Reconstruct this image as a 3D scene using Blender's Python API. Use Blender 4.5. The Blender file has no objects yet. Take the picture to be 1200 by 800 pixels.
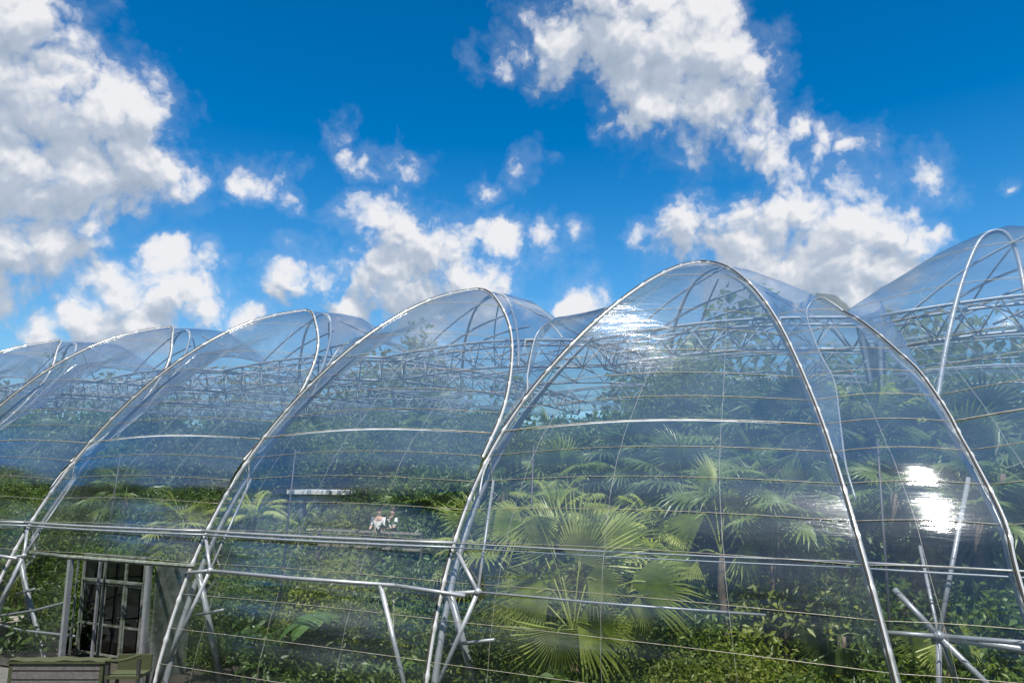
import bpy, math, random
import numpy as np
from mathutils import Vector, Matrix
random.seed(7); np.random.seed(7)
R_ = math.radians
# ------------------------------------------------------------------ camera
F, PITCH, PHI = 871.8347, 0.1747, 1.1115         # focal length (px of 1200), pitch up, facade angle
BAY = 7.9436
EYE = np.array([4.0307, -23.5197, 0.0])          # heights are measured from eye level
GROUND = -5.6
sc = bpy.context.scene
col = sc.collection
cam = bpy.data.objects.new("camera", bpy.data.cameras.new("camera")); col.objects.link(cam); sc.camera = cam
sP, cP = math.sin(PHI), math.cos(PHI); cp, sp = math.cos(PITCH), math.sin(PITCH)
right = Vector((sP, cP, 0)); fwd = Vector((-cP*cp, sP*cp, sp)); up = right.cross(fwd)
cam.matrix_world = Matrix(((right.x, up.x, -fwd.x, EYE[0]), (right.y, up.y, -fwd.y, EYE[1]), (right.z, up.z, -fwd.z, EYE[2]), (0, 0, 0, 1)))
cam.data.sensor_width = 36; cam.data.lens = 36*F/1200; cam.data.clip_end = 3000; cam.data.clip_start = .1
def raydir(x, y):
    a = (x-600)/F; b = (400-y)/F
    fw = cp-b*sp; u = sp+b*cp
    return np.array([a*sP-fw*cP, a*cP+fw*sP, u])
def at(x, y, Y):                                 # the point of the scene at facade depth Y seen at a photo pixel
    r = raydir(x, y); return EYE+r*((Y-EYE[1])/r[1])
def atz(x, y, Z):
    r = raydir(x, y); return EYE+r*(Z/r[2])
# ------------------------------------------------------------------ sun and sky
SUN = Vector((0.16, -0.36, 0.919)).normalized()
sun = bpy.data.objects.new("sun", bpy.data.lights.new("sun", 'SUN')); col.objects.link(sun)
sun.data.energy = 5.0; sun.data.angle = R_(.53); sun.data.color = (1, .955, .88)
sun.rotation_euler = SUN.to_track_quat('Z', 'Y').to_euler()
sc.view_settings.view_transform = 'Standard'; sc.view_settings.look = 'None'; sc.view_settings.exposure = 0.7; sc.view_settings.gamma = 1
try:
    sc.cycles.transparent_max_bounces = 24; sc.cycles.max_bounces = 10
except Exception: pass

w = bpy.data.worlds.new("World"); sc.world = w; w.use_nodes = True
nt = w.node_tree; nt.nodes.clear()
def N(t, typ, **kw):
    n = t.nodes.new(typ)
    for k, v in kw.items(): setattr(n, k, v)
    return n
def mth(t, op, a, b=None, c=None, clamp=False):
    n = t.nodes.new('ShaderNodeMath'); n.operation = op; n.use_clamp = clamp
    for i, v in enumerate((a, b, c)):
        if v is None: continue
        if isinstance(v, (int, float)): n.inputs[i].default_value = v
        else: t.links.new(v, n.inputs[i])
    return n.outputs[0]
def vmth(t, op, a, b=None, scale=None):
    n = t.nodes.new('ShaderNodeVectorMath'); n.operation = op
    for i, v in enumerate((a, b)):
        if v is None: continue
        if isinstance(v, (tuple, list, Vector, np.ndarray)): n.inputs[i].default_value = tuple(v)
        else: t.links.new(v, n.inputs[i])
    if scale is not None: n.inputs['Scale'].default_value = scale
    return n.outputs['Value'] if op in ('DISTANCE', 'DOT_PRODUCT', 'LENGTH') else n.outputs[0]
def noise(t, vec, scale, detail, rough, lac=2.0, dist=0):
    n = t.nodes.new('ShaderNodeTexNoise'); n.inputs['Scale'].default_value = scale; n.inputs['Detail'].default_value = detail
    n.inputs['Roughness'].default_value = rough; n.inputs['Lacunarity'].default_value = lac; n.inputs['Distortion'].default_value = dist
    t.links.new(vec, n.inputs['Vector']); return n
# cumulus puffs: direction (as photo pixels) and angular radius
PUFFS = [(20,20,75),(-20,90,105),(45,120,85),(10,200,95),(70,215,75),(120,150,62),(160,145,50),(150,195,60),(192,215,32),(60,290,50),(-10,290,70),(222,214,20),(110,260,40),
 (-45,330,60),(-60,200,120),(-60,30,90),
 (155,345,42),(205,352,42),(105,372,46),(60,392,42),(250,372,36),(165,385,55),(290,375,24),(200,297,28),(235,302,24),(262,303,13),(5,402,12),
 (285,212,26),(318,216,22),(338,238,15),(355,245,14),(396,156,15),(408,178,10),(430,188,20),(468,188,18),(450,210,9),
 (398,248,16),(430,250,28),(470,270,38),(500,268,30),(455,310,42),(505,305,48),(545,325,42),(480,345,60),(505,300,66),(440,335,46),(565,335,44),(560,345,36),(350,325,34),(385,335,36),(330,338,20),(410,360,40),(372,318,26),
 (568,214,20),(556,226,11),(614,192,22),(596,270,28),(640,274,20),(680,272,14),(565,262,22),(675,362,26),(700,356,16),(620,372,26),
 (560,70,16),(590,72,18),(622,55,26),(655,50,42),(690,30,44),(730,45,58),(780,60,58),(830,60,55),(870,80,42),(770,120,52),(830,120,56),(870,150,42),(890,185,30),(730,135,26),(800,160,32),(700,0,50),(820,10,46),(760,0,40),(745,95,40),
 (945,155,24),(985,170,24),(1015,182,20),(940,205,16),(975,195,22),(1090,212,26),(1115,225,16),(1060,240,18),(1197,210,8),
 (800,280,42),(850,265,46),(900,262,46),(935,258,44),(985,270,48),(1030,268,40),(1060,285,36),(870,310,60),(930,320,60),(990,325,56),(1040,320,44),(790,305,30),(1010,360,50),(1090,275,22),(880,300,84),(970,305,80),(745,275,10)]
tc = N(nt, 'ShaderNodeTexCoord')
D = vmth(nt, 'NORMALIZE', tc.outputs['Generated'])
# domain warp shared by both evaluations
wn = noise(nt, D, 7, 5, .62)
wv = vmth(nt, 'SCALE', vmth(nt, 'SUBTRACT', wn.outputs['Color'], (.5, .5, .5)), scale=.11)
Dw = vmth(nt, 'ADD', D, wv)
lightdir = (up*0.85+right*.3-fwd*.1).normalized()
def field(puffs, shift, gain=1.0):
    acc = None
    for (px, py, r) in puffs:
        d = raydir(px, py); L = np.linalg.norm(d); dn = d/L-shift
        ang = r/F/L*1.22; wt = min(1.0, .34+r/80.)
        v = mth(nt, 'MULTIPLY_ADD', vmth(nt, 'DISTANCE', Dw, dn), -wt/ang*gain, wt*gain)
        acc = v if acc is None else mth(nt, 'SMOOTH_MAX', acc, v, .14)
    return acc
body = field(PUFFS, np.zeros(3))
body2 = field([p for p in PUFFS if p[2] >= 30], np.array(lightdir)*.030)
# the rest of the sky (seen only as reflections): scattered cumulus from noise, faded out over the photographed part
viewc = raydir(560, 250); viewc = viewc/np.linalg.norm(viewc)
away = mth(nt, 'MULTIPLY_ADD', vmth(nt, 'DISTANCE', D, viewc), 2.2, -1.75, clamp=True)
bn = noise(nt, D, 2.6, 2, .5)
rest = mth(nt, 'MULTIPLY', mth(nt, 'MULTIPLY_ADD', bn.outputs[0], 4.0, -2.2), away)
rest = mth(nt, 'ADD', rest, mth(nt, 'MULTIPLY_ADD', away, 1.0, -1.0))
body = mth(nt, 'MAXIMUM', body, rest)
fb = noise(nt, Dw, 15, 8, .62)
fbs = noise(nt, vmth(nt, 'ADD', Dw, tuple(lightdir*.016)), 15, 3, .5)
def lobes(vec):
    v = N(nt, 'ShaderNodeTexVoronoi'); v.inputs['Scale'].default_value = 19; v.inputs['Detail'].default_value = 2; v.inputs['Roughness'].default_value = .6; v.inputs['Lacunarity'].default_value = 2.3
    v.normalize = False; nt.links.new(vec, v.inputs['Vector']); return v.outputs['Distance']
Dv = vmth(nt, 'ADD', D, vmth(nt, 'SCALE', wv, scale=.55))
vo = lobes(Dv); vo2 = lobes(vmth(nt, 'ADD', Dv, tuple(lightdir*.010)))
dens = mth(nt, 'ADD', body, mth(nt, 'MULTIPLY_ADD', fb.outputs[0], 1.7, -.83))
dens = mth(nt, 'ADD', dens, mth(nt, 'MULTIPLY_ADD', vo, -.42, .30))
sky = N(nt, 'ShaderNodeTexSky', sky_type='NISHITA'); sky.sun_disc = False
sky.sun_elevation = math.asin(SUN.z); sky.sun_rotation = math.atan2(SUN.x, SUN.y)
sky.altitude = 0; sky.air_density = 1.25; sky.dust_density = .15; sky.ozone_density = 3.0
hs = N(nt, 'ShaderNodeHueSaturation'); hs.inputs['Saturation'].default_value = 1.6; hs.inputs['Value'].default_value = 1.55; hs.inputs['Hue'].default_value = .49
nt.links.new(sky.outputs[0], hs.inputs['Color'])
sxyz = N(nt, 'ShaderNodeSeparateXYZ'); nt.links.new(D, sxyz.inputs[0])
deep = N(nt, 'ShaderNodeValToRGB'); nt.links.new(sxyz.outputs[2], deep.inputs[0]); de = deep.color_ramp.elements
de[0].position = .02; de[0].color = (.60, .82, 1.05, 1); dq = deep.color_ramp.elements.new(.16); dq.color = (.92, .98, 1, 1); de[1].position = .70; de[1].color = (.54, .58, .70, 1); dz = deep.color_ramp.elements.new(1.0); dz.color = (.9, .8, .8, 1)
dm = N(nt, 'ShaderNodeMix', data_type='RGBA'); dm.blend_type = 'MULTIPLY'; dm.inputs[0].default_value = 1
nt.links.new(hs.outputs[0], dm.inputs[6]); nt.links.new(deep.outputs[0], dm.inputs[7])
alpha = N(nt, 'ShaderNodeMapRange', interpolation_type='SMOOTHSTEP'); nt.links.new(dens, alpha.inputs[0])
alpha.inputs[1].default_value = -.06; alpha.inputs[2].default_value = .52
gb = mth(nt, 'SUBTRACT', body, body2)
lit = mth(nt, 'MULTIPLY_ADD', mth(nt, 'SUBTRACT', fb.outputs[0], fbs.outputs[0]), 0.4, .585)
lit = mth(nt, 'MULTIPLY_ADD', mth(nt, 'SUBTRACT', vo2, vo), .55, lit)
lit = mth(nt, 'MULTIPLY_ADD', gb, 1.35, lit)
lit = mth(nt, 'ADD', lit, mth(nt, 'MULTIPLY_ADD', body, -.28, .12))
cr = N(nt, 'ShaderNodeValToRGB'); nt.links.new(lit, cr.inputs[0])
e = cr.color_ramp.elements; e[0].position = .05; e[0].color = (.40, .48, .60, 1); e[1].position = .95; e[1].color = (.93, .93, .95, 1)
m_ = cr.color_ramp.elements.new(.5); m_.color = (.52, .59, .70, 1)
cb = vmth(nt, 'SCALE', cr.outputs[0], scale=9.4)
mx = N(nt, 'ShaderNodeMix', data_type='RGBA')
halo = N(nt, 'ShaderNodeMapRange', interpolation_type='SMOOTHSTEP'); nt.links.new(dens, halo.inputs[0])
halo.inputs[1].default_value = -.42; halo.inputs[2].default_value = .25; halo.inputs[4].default_value = .13
am = mth(nt, 'MAXIMUM', mth(nt, 'MULTIPLY', alpha.outputs[0], .97), halo.outputs[0]); nt.links.new(am, mx.inputs[0])
hzn = N(nt, 'ShaderNodeMapRange'); nt.links.new(sxyz.outputs[2], hzn.inputs[0])
hzn.inputs[1].default_value = .0; hzn.inputs[2].default_value = .42; hzn.inputs[3].default_value = .46; hzn.inputs[4].default_value = 0
dh = N(nt, 'ShaderNodeMix', data_type='RGBA'); nt.links.new(hzn.outputs[0], dh.inputs[0]); nt.links.new(dm.outputs[2], dh.inputs[6]); dh.inputs[7].default_value = (2.6, 5.2, 8.0, 1)
nt.links.new(dh.outputs[2], mx.inputs[6]); nt.links.new(cb, mx.inputs[7])
bg = N(nt, 'ShaderNodeBackground'); bg.inputs[1].default_value = .062; nt.links.new(mx.outputs[2], bg.inputs[0])
out = N(nt, 'ShaderNodeOutputWorld'); nt.links.new(bg.outputs[0], out.inputs[0])
w.cycles.sampling_method = 'NONE'

# ------------------------------------------------------------------ helpers
def tag(o, label=None, cat=None, group=None, kind=None):
    if label: o['label'] = label
    if cat: o['category'] = cat
    if group: o['group'] = group
    if kind: o['kind'] = kind
    return o
def empty(name, loc=(0, 0, 0), rz=0):
    o = bpy.data.objects.new(name, None); col.objects.link(o); o.location = loc; o.rotation_euler.z = rz; return o
class MB:
    def __init__(s): s.v = []; s.f = []
    def add(s, vs, fs):
        b = len(s.v); s.v.extend([tuple(map(float, q)) for q in vs]); s.f.extend([tuple(i+b for i in f) for f in fs]); return s
    def box(s, c, d, rz=0, M=None):
        x, y, z = [q/2 for q in d]
        P = [Vector((a*x, b*y, e*z)) for a in (-1, 1) for b in (-1, 1) for e in (-1, 1)]
        if rz: P = [Matrix.Rotation(rz, 3, 'Z') @ p for p in P]
        if M is not None: P = [M @ p for p in P]
        return s.add([p+Vector(c) for p in P], [(0, 1, 3, 2), (4, 6, 7, 5), (0, 4, 5, 1), (2, 3, 7, 6), (0, 2, 6, 4), (1, 5, 7, 3)])
    def tube(s, pts, r, n=8, cap=True):
        pts = [Vector(map(float, p)) for p in pts]; L = len(pts)
        rr = r if hasattr(r, '__len__') else [r]*L
        ref = None; rings = []
        for i, p in enumerate(pts):
            t = (pts[min(i+1, L-1)]-pts[max(i-1, 0)]).normalized()
            if ref is None: ref = t.orthogonal().normalized()
            ref = (ref-t*ref.dot(t)).normalized(); bi = t.cross(ref)
            rings.append([p+(ref*math.cos(2*math.pi*k/n)+bi*math.sin(2*math.pi*k/n))*rr[i] for k in range(n)])
        fs = []
        for i in range(L-1):
            for k in range(n):
                a = i*n+k; b = i*n+(k+1) % n; fs.append((a, b, b+n, a+n))
        if cap: fs.append(tuple(range(n))[::-1]); fs.append(tuple((L-1)*n+k for k in range(n)))
        return s.add([q for ring in rings for q in ring], fs)
    def grid(s, P):                        # P[i][j] points
        P = np.asarray(P, float); a, b = P.shape[:2]
        return s.add(P.reshape(-1, 3), [(i*b+j, i*b+j+1, (i+1)*b+j+1, (i+1)*b+j) for i in range(a-1) for j in range(b-1)])
    def ball(s, c, r, n=10, m=7, sc_=(1, 1, 1)):
        vs = [(c[0]+r*sc_[0]*math.sin(math.pi*i/m)*math.cos(2*math.pi*k/n), c[1]+r*sc_[1]*math.sin(math.pi*i/m)*math.sin(2*math.pi*k/n), c[2]+r*sc_[2]*math.cos(math.pi*i/m)) for i in range(m+1) for k in range(n)]
        return s.add(vs, [(i*n+k, i*n+(k+1) % n, (i+1)*n+(k+1) % n, (i+1)*n+k) for i in range(m) for k in range(n)])
    def mesh(s, name, m=None, smooth=False):
        me = bpy.data.meshes.new(name); me.from_pydata(s.v, [], s.f)
        if m: me.materials.append(m)
        if smooth: me.polygons.foreach_set('use_smooth', [True]*len(me.polygons))
        me.update(); return me
    def build(s, name, m, parent=None, smooth=False):
        o = bpy.data.objects.new(name, s.mesh(name, m, smooth)); col.objects.link(o)
        if parent:
            o.parent = parent
        return o
def resample(P, n):
    P = np.asarray(P, float); d = np.r_[0, np.cumsum(np.linalg.norm(np.diff(P, axis=0), axis=1))]
    t = np.linspace(0, d[-1], n); return np.c_[[np.interp(t, d, P[:, i]) for i in range(3)]].T
def spline(P, n=8):
    P = np.asarray(P, float); pts = np.vstack([2*P[0]-P[1], P, 2*P[-1]-P[-2]]); o = []
    for i in range(1, len(pts)-2):
        p0, p1, p2, p3 = pts[i-1:i+3]
        for t in np.linspace(0, 1, n, endpoint=False):
            o.append(.5*((2*p1)+(-p0+p2)*t+(2*p0-5*p1+4*p2-p3)*t*t+(-p0+3*p1-3*p2+p3)*t**3))
    o.append(pts[-2]); return np.array(o)

# ------------------------------------------------------------------ materials
def mat(name): 
    m = bpy.data.materials.new(name); m.use_nodes = True; t = m.node_tree
    return m, t, t.nodes['Principled BSDF']
def simple(name, c, rough=.6, metal=0, var=.25, scale=6, c2=None, bump=0.0, bscale=20):
    m, t, b = mat(name); tc = N(t, 'ShaderNodeTexCoord')
    n = noise(t, tc.outputs['Object'], scale, 5, .6)
    r = N(t, 'ShaderNodeValToRGB'); t.links.new(n.outputs[0], r.inputs[0]); el = r.color_ramp.elements
    el[0].position = .3; el[1].position = .7
    c2 = c2 or tuple(x*(1-var) for x in c)
    el[0].color = (*c2, 1); el[1].color = (*c, 1)
    t.links.new(r.outputs[0], b.inputs['Base Color']); b.inputs['Roughness'].default_value = rough; b.inputs['Metallic'].default_value = metal
    if bump:
        n2 = noise(t, tc.outputs['Object'], bscale, 6, .6); bp = N(t, 'ShaderNodeBump'); bp.inputs['Strength'].default_value = bump; bp.inputs['Distance'].default_value = .03
        t.links.new(n2.outputs[0], bp.inputs['Height']); t.links.new(bp.outputs[0], b.inputs['Normal'])
    return m
def film_mat(name, refl=.06, edge=.72, rough=.11, haze=.085, wrinkle=.24):
    m = bpy.data.materials.new(name); m.use_nodes = True; t = m.node_tree; t.nodes.clear()
    tc = N(t, 'ShaderNodeTexCoord')
    mp = N(t, 'ShaderNodeMapping'); mp.inputs['Scale'].default_value = (.18, .7, 1.0); t.links.new(tc.outputs['Object'], mp.inputs[0])
    n1 = noise(t, mp.outputs[0], 1.1, 4, .5, dist=.6)
    mp2 = N(t, 'ShaderNodeMapping'); mp2.inputs['Scale'].default_value = (.35, 2.5, 4.0); t.links.new(tc.outputs['Object'], mp2.inputs[0])
    n2 = noise(t, mp2.outputs[0], 1.6, 5, .6, dist=1.2)
    h = mth(t, 'ADD', mth(t, 'MULTIPLY', n1.outputs[0], .6), mth(t, 'MULTIPLY', n2.outputs[0], .22))
    bp = N(t, 'ShaderNodeBump'); bp.inputs['Strength'].default_value = .55*wrinkle; bp.inputs['Distance'].default_value = .35; t.links.new(h, bp.inputs['Height'])
    lw = N(t, 'ShaderNodeLayerWeight'); lw.inputs[0].default_value = .5; t.links.new(bp.outputs[0], lw.inputs['Normal'])
    f = mth(t, 'POWER', lw.outputs['Facing'], 1.5)
    f = mth(t, 'MULTIPLY_ADD', f, edge, refl, clamp=True)
    tr = N(t, 'ShaderNodeBsdfTransparent'); tr.inputs[0].default_value = (.965, .98, .985, 1)
    gl = N(t, 'ShaderNodeBsdfAnisotropic') if False else N(t, 'ShaderNodeBsdfGlossy')
    gl.distribution = 'GGX'; gl.inputs['Roughness'].default_value = rough; gl.inputs['Color'].default_value = (.95, .97, 1, 1); t.links.new(bp.outputs[0], gl.inputs['Normal'])
    df = N(t, 'ShaderNodeBsdfDiffuse'); df.inputs[0].default_value = (.66, .76, .86, 1)
    tl = N(t, 'ShaderNodeBsdfTranslucent'); tl.inputs[0].default_value = (.66, .76, .86, 1)
    dd = N(t, 'ShaderNodeMixShader'); dd.inputs[0].default_value = .5; t.links.new(df.outputs[0], dd.inputs[1]); t.links.new(tl.outputs[0], dd.inputs[2])
    dn = noise(t, tc.outputs['Object'], .7, 6, .65)
    ge = N(t, 'ShaderNodeNewGeometry'); sx = N(t, 'ShaderNodeSeparateXYZ'); t.links.new(ge.outputs['Normal'], sx.inputs[0])
    slope = mth(t, 'MULTIPLY_ADD', mth(t, 'ABSOLUTE', sx.outputs[2]), 2.2, -.55, clamp=True)
    hz = mth(t, 'MULTIPLY', mth(t, 'MULTIPLY_ADD', dn.outputs[0], 1.6, 0.0, clamp=True), mth(t, 'MULTIPLY_ADD', slope, haze*1.5, haze*.15))  # pale veil of mirrored sky mixed in as diffuse colour, stronger on sloped film
    m1 = N(t, 'ShaderNodeMixShader'); t.links.new(hz, m1.inputs[0]); t.links.new(tr.outputs[0], m1.inputs[1]); t.links.new(dd.outputs[0], m1.inputs[2])
    m2 = N(t, 'ShaderNodeMixShader'); t.links.new(f, m2.inputs[0]); t.links.new(m1.outputs[0], m2.inputs[1]); t.links.new(gl.outputs[0], m2.inputs[2])
    o = N(t, 'ShaderNodeOutputMaterial'); t.links.new(m2.outputs[0], o.inputs[0]); return m
def leaf_mat(name, c1, c2, trans=.35, rough=.45, scale=1.3):
    m, t, b = mat(name); tc = N(t, 'ShaderNodeTexCoord')
    n = noise(t, tc.outputs['Object'], scale, 6, .75)
    oi = N(t, 'ShaderNodeObjectInfo'); nn = mth(t, 'ADD', n.outputs[0], mth(t, 'MULTIPLY_ADD', oi.outputs['Random'], .24, -.12))
    r = N(t, 'ShaderNodeValToRGB'); t.links.new(nn, r.inputs[0]); el = r.color_ramp.elements
    el[0].position = .35; el[1].position = .68; el[0].color = (*c1, 1); el[1].color = (*c2, 1)
    t.links.new(r.outputs[0], b.inputs['Base Color']); b.inputs['Roughness'].default_value = rough
    tl = N(t, 'ShaderNodeBsdfTranslucent'); mixc = N(t, 'ShaderNodeMix', data_type='RGBA'); mixc.blend_type = 'MULTIPLY'; mixc.inputs[0].default_value = 1
    t.links.new(r.outputs[0], mixc.inputs[6]); mixc.inputs[7].default_value = (1.6, 1.7, .6, 1); t.links.new(mixc.outputs[2], tl.inputs[0])
    ms = N(t, 'ShaderNodeMixShader'); ms.inputs[0].default_value = trans
    t.links.new(b.outputs[0], ms.inputs[1]); t.links.new(tl.outputs[0], ms.inputs[2]); t.links.new(ms.outputs[0], t.nodes['Material Output'].inputs[0]); return m
M_FILM = film_mat('etfe_film')
M_FILM2 = film_mat('roof_film_hazed', refl=.08, edge=.5, rough=.16, haze=.03)  # same painted sky veil, weaker
M_ALU = simple('aluminium_profile', (.62, .62, .60), .3, .4, .15, 3)
M_STEEL = simple('galvanised_steel', (.34, .36, .38), .42, .3, .28, 4, bump=.15)
M_DSTEEL = simple('painted_steel', (.30, .34, .38), .5, .3, .3, 3)
M_GASKET = simple('rubber_gasket', (.03, .028, .022), .7)
M_MOSSG = simple('mossy_metal', (.27, .29, .28), .6, .2, c2=(.07, .09, .04), scale=5)
M_WIRE = simple('steel_wire', (.42, .41, .37), .55, .3, c2=(.24, .20, .14), scale=7)
M_FOLD = simple('folded_film', (.62, .68, .74), .25, .0, .2, 4)
M_WHITE = simple('white_paint', (.8, .8, .78), .5)
M_LEAF = leaf_mat('leaf_mid_green', (.035, .08, .012), (.17, .24, .035), .4)
M_LEAFD = leaf_mat('leaf_dark_green', (.035, .075, .016), (.12, .19, .035), .35)
M_LEAFY = leaf_mat('leaf_yellow_green', (.07, .11, .016), (.30, .33, .05), .42)
M_PALM = leaf_mat('palm_leaf', (.20, .25, .05), (.46, .50, .15), .4, .38, 1.0)
M_PALMD = leaf_mat('palm_leaf_dark', (.07, .12, .03), (.20, .27, .07), .38, .4)
M_DRY = leaf_mat('dry_leaf', (.16, .11, .05), (.32, .25, .13), .3)
M_BAN = leaf_mat('banana_leaf', (.06, .13, .03), (.12, .22, .05), .45, .35)
M_BARK = simple('bark', (.20, .15, .10), .9, c2=(.08, .06, .045), scale=9, bump=.6, bscale=30)
M_STONE = simple('pale_stone', (.42, .38, .33), .85, c2=(.2, .18, .15), scale=8, bump=.4)
M_WOODG = simple('weathered_grey_wood', (.15, .14, .135), .85, c2=(.08, .075, .07), scale=14, bump=.4, bscale=40)
M_MOSS = simple('moss', (.075, .09, .03), .95, c2=(.03, .035, .018), scale=30, bump=.8, bscale=60)
M_BLACK = simple('dark_frame', (.045, .045, .045), .5)

# ------------------------------------------------------------------ ground
def sheet(name, x0, x1, y0, y1, z, m, n=1):
    b = MB(); xs = np.linspace(x0, x1, n+1); ys = np.linspace(y0, y1, n+1)
    b.grid([[(x, y, z) for y in ys] for x in xs]); return b.build(name, m)
M_GRASS = simple('grass_ground', (.035, .05, .018), .95, c2=(.02, .03, .012), scale=.8, bump=.5, bscale=8)
M_SOIL = simple('forest_soil', (.05, .038, .026), .95, c2=(.02, .018, .012), scale=2, bump=.6, bscale=9)
M_PATH = simple('paving', (.11, .105, .095), .85, c2=(.06, .06, .055), scale=5, bump=.3, bscale=25)
tag(sheet('ground', -700, 700, -700, 700, GROUND, M_GRASS), kind='structure')
tag(sheet('planting_bed', -60, 30, -9.4, 34, GROUND+.05, M_SOIL), kind='structure')
tag(sheet('path', -26, -11, -14.5, -9.45, GROUND+.03, M_PATH), kind='structure')

# ------------------------------------------------------------------ greenhouse: arches
RK = np.array([[-.7121, -.7088, 6.5], [.5369, -1.5865, 5.837], [1.6281, -2.5662, 4.2698], [2.6299, -5.0724, 1.7881], [3.3016, -8.124, -.267], [3.866, -9.4717, -2.9669], [4.034, -9.4975, -4.2603], [4.1, -9.5, -5.6]])
LK = np.array([[.7121, -.7088, 6.5], [.8849, -2.1949, 6.0462], [1.5023, -3.6326, 5.3316], [2.8411, -5.3482, 3.7065], [4.6456, -6.9034, .9239], [5.0728, -8.6157, -2.2284], [4.902, -9.6683, -5.0505], [4.85, -9.75, -5.6]])
def crs(kn, side, n=10):
    pts = np.vstack([kn[1]*[-1, 1, 1]+[2*kn[0, 0], 0, 0], kn, 2*kn[-1]-kn[-2]]); o = []
    for i in range(1, len(pts)-2):
        p0, p1, p2, p3 = pts[i-1:i+3]
        for t in np.linspace(0, 1, n, endpoint=False):
            o.append(.5*((2*p1)+(-p0+p2)*t+(2*p0-5*p1+4*p2-p3)*t*t+(-p0+3*p1-3*p2+p3)*t**3))
    o.append(pts[-2]); return np.array(o)*[side, 1, 1]
def smooth(P, n=7):
    for _ in range(n*4):
        Q = P.copy(); Q[1:-1] = (P[:-2]+2*P[1:-1]+P[2:])/4; P = Q
    return P
Lc = smooth(crs(LK, -1)); Rc = smooth(crs(RK, 1), 3)            # both run from the crown down to the foot
def zinterp(P, z):
    o = np.argsort(P[:, 2]); return np.array([np.interp(z, P[o, 2], P[o, i]) for i in range(3)])
# below the crossing the right leg of one bay runs down beside the left leg of the next
Rm = []
for p in Rc:
    q = zinterp(Lc, p[2])+[BAY, 0, 0]
    tq = np.clip((.6-p[2])/1.9, 0, 1); tq = tq*tq*(3-2*tq)
    Rm.append(p*(1-tq)+(q+[-.05, .05, 0])*tq)
Rm = np.array(Rm)
def bx(k): return np.array([(k-5)*BAY, 0, 0])
GH = empty('greenhouse', (0, 0, GROUND))
tag(GH, 'large arched greenhouse clad in clear wrinkled film on pale steel arches, filling the photo', 'greenhouse')
def gbuild(mb, name, m, parent=GH, smooth=True, label=None):
    mb.v = [(x, y, z-GROUND) for x, y, z in mb.v] if parent is GH else [(x, y, z-GROUND) for x, y, z in mb.v]
    o = mb.build(name, m, parent, smooth)
    if label: o['label'] = label
    return o
# extra seam right of the widest bay
Cpx = [(1190,667,-8.75),(1176,610,-8.38),(1144,546,-7.54),(1126,514,-6.6),(1108,480,-5.81),(1078,437,-4.63),(1056,416,-4.1),(1031,394,-3.56),(1009,377,-3.1),(989,366,-2.72)]
Cc = np.array([at(*q) for q in Cpx])[::-1]
Cc = np.vstack([Cc, [5.95, -9.2, -2.9], [6.02, -9.55, -4.3], [6.05, -9.7, -5.6]])
Cc = spline(Cc, 5)
Csky5 = np.array([at(x, y, Y) for x, y, Y in [(846,309,-.9),(880,317,-1.3),(920,331,-1.75),(955,346,-2.2),(978,358,-2.55)]])
Csky6 = np.array([at(x, y, Y) for x, y, Y in [(1178,265,-.75),(1150,273,-1.0),(1100,296,-1.45),(1050,327,-2.0),(1010,352,-2.5)]])
Lleg = {k: Lc+bx(k) for k in range(-1, 8)}
Rleg = {k: (Rm if k != 5 else Rc)+bx(k) for k in range(-1, 8)}
def shift_in(P, d):                         # offset towards the inside of the hall (down and back)
    P = np.asarray(P); T = np.gradient(P, axis=0); T /= np.linalg.norm(T, axis=1)[:, None]
    nrm = np.cross(T, [1, 0, 0]); nrm /= np.maximum(np.linalg.norm(nrm, axis=1)[:, None], 1e-6)
    s = np.sign(nrm[:, 1]*1.0-nrm[:, 2]*.6); s[s == 0] = 1
    return P+nrm*s[:, None]*d
def seam(P):
    ln = np.sum(np.linalg.norm(np.diff(P, axis=0), axis=1)); Q = resample(P, int(ln/.07))
    a = MB().tube(Q, [.066 if i % 14 in (6, 7) else .050 for i in range(len(Q))], 8); o = gbuild(a, 'film_clamp', M_ALU)
    gq = MB().tube(shift_in(P, -.052)+[-.012, 0, 0], .021, 6); gbuild(gq, 'gasket', M_GASKET, o)
    return o
def inner(P, r=.085, d=.34):
    n = len(P); return gbuild(MB().tube(shift_in(P, d), [r*min(1, .35+i/14) for i in range(n)], 10), 'arch_tube', M_STEEL)
for k in range(0, 7):
    if k < 6:
        Rs_ = Rleg[k][1:]
        if k != 5:                            # the right leg's clamp ends where it meets the next arch
            dd_ = [np.min(np.linalg.norm(Lleg[k+1]-q, axis=1)) for q in Rs_]; cut_ = next((i for i, q in enumerate(dd_) if q < .30), len(Rs_)); Rs_ = Rs_[:cut_+1]
        seam(np.vstack([Lleg[k][::-1], Rs_]))
        nL = len(Lleg[k])
        low = Lleg[k][int(nL*.42):]
        inner(low, .085, .36)
        if k == 5: inner(Rleg[k][int(nL*.1):int(nL*.98)], .08, .26)
seam(Cc); inner(Cc[12:], .07, .28)
seam(np.vstack([Csky6, Cc[0:1]])) if False else None
# the valley tubes that run up from each foot and over the roof between two crowns
Ek = np.array([(3.35,-7.5,.15),(3.25,-6.2,1.0),(3.12,-4.75,2.1),(2.83,-4,2.84),(2.50,-2.86,3.96),(2.52,-2.45,4.43),(2.72,-2.1,4.85),(3.1,-1.2,4.98),(3.5,.5,4.95)])
Es = spline(np.vstack([[(3.5, -8.1, -.5)], Ek[:6], [at(962, 349, -2.4), at(977, 356, -2.6), Cc[1]]]), 5)
for k in range(0, 6):
    P = Es+bx(k)
    gbuild(MB().tube(P if k > 3 else P[:-9], .02, 8), 'valley_tube', M_STEEL)
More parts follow.
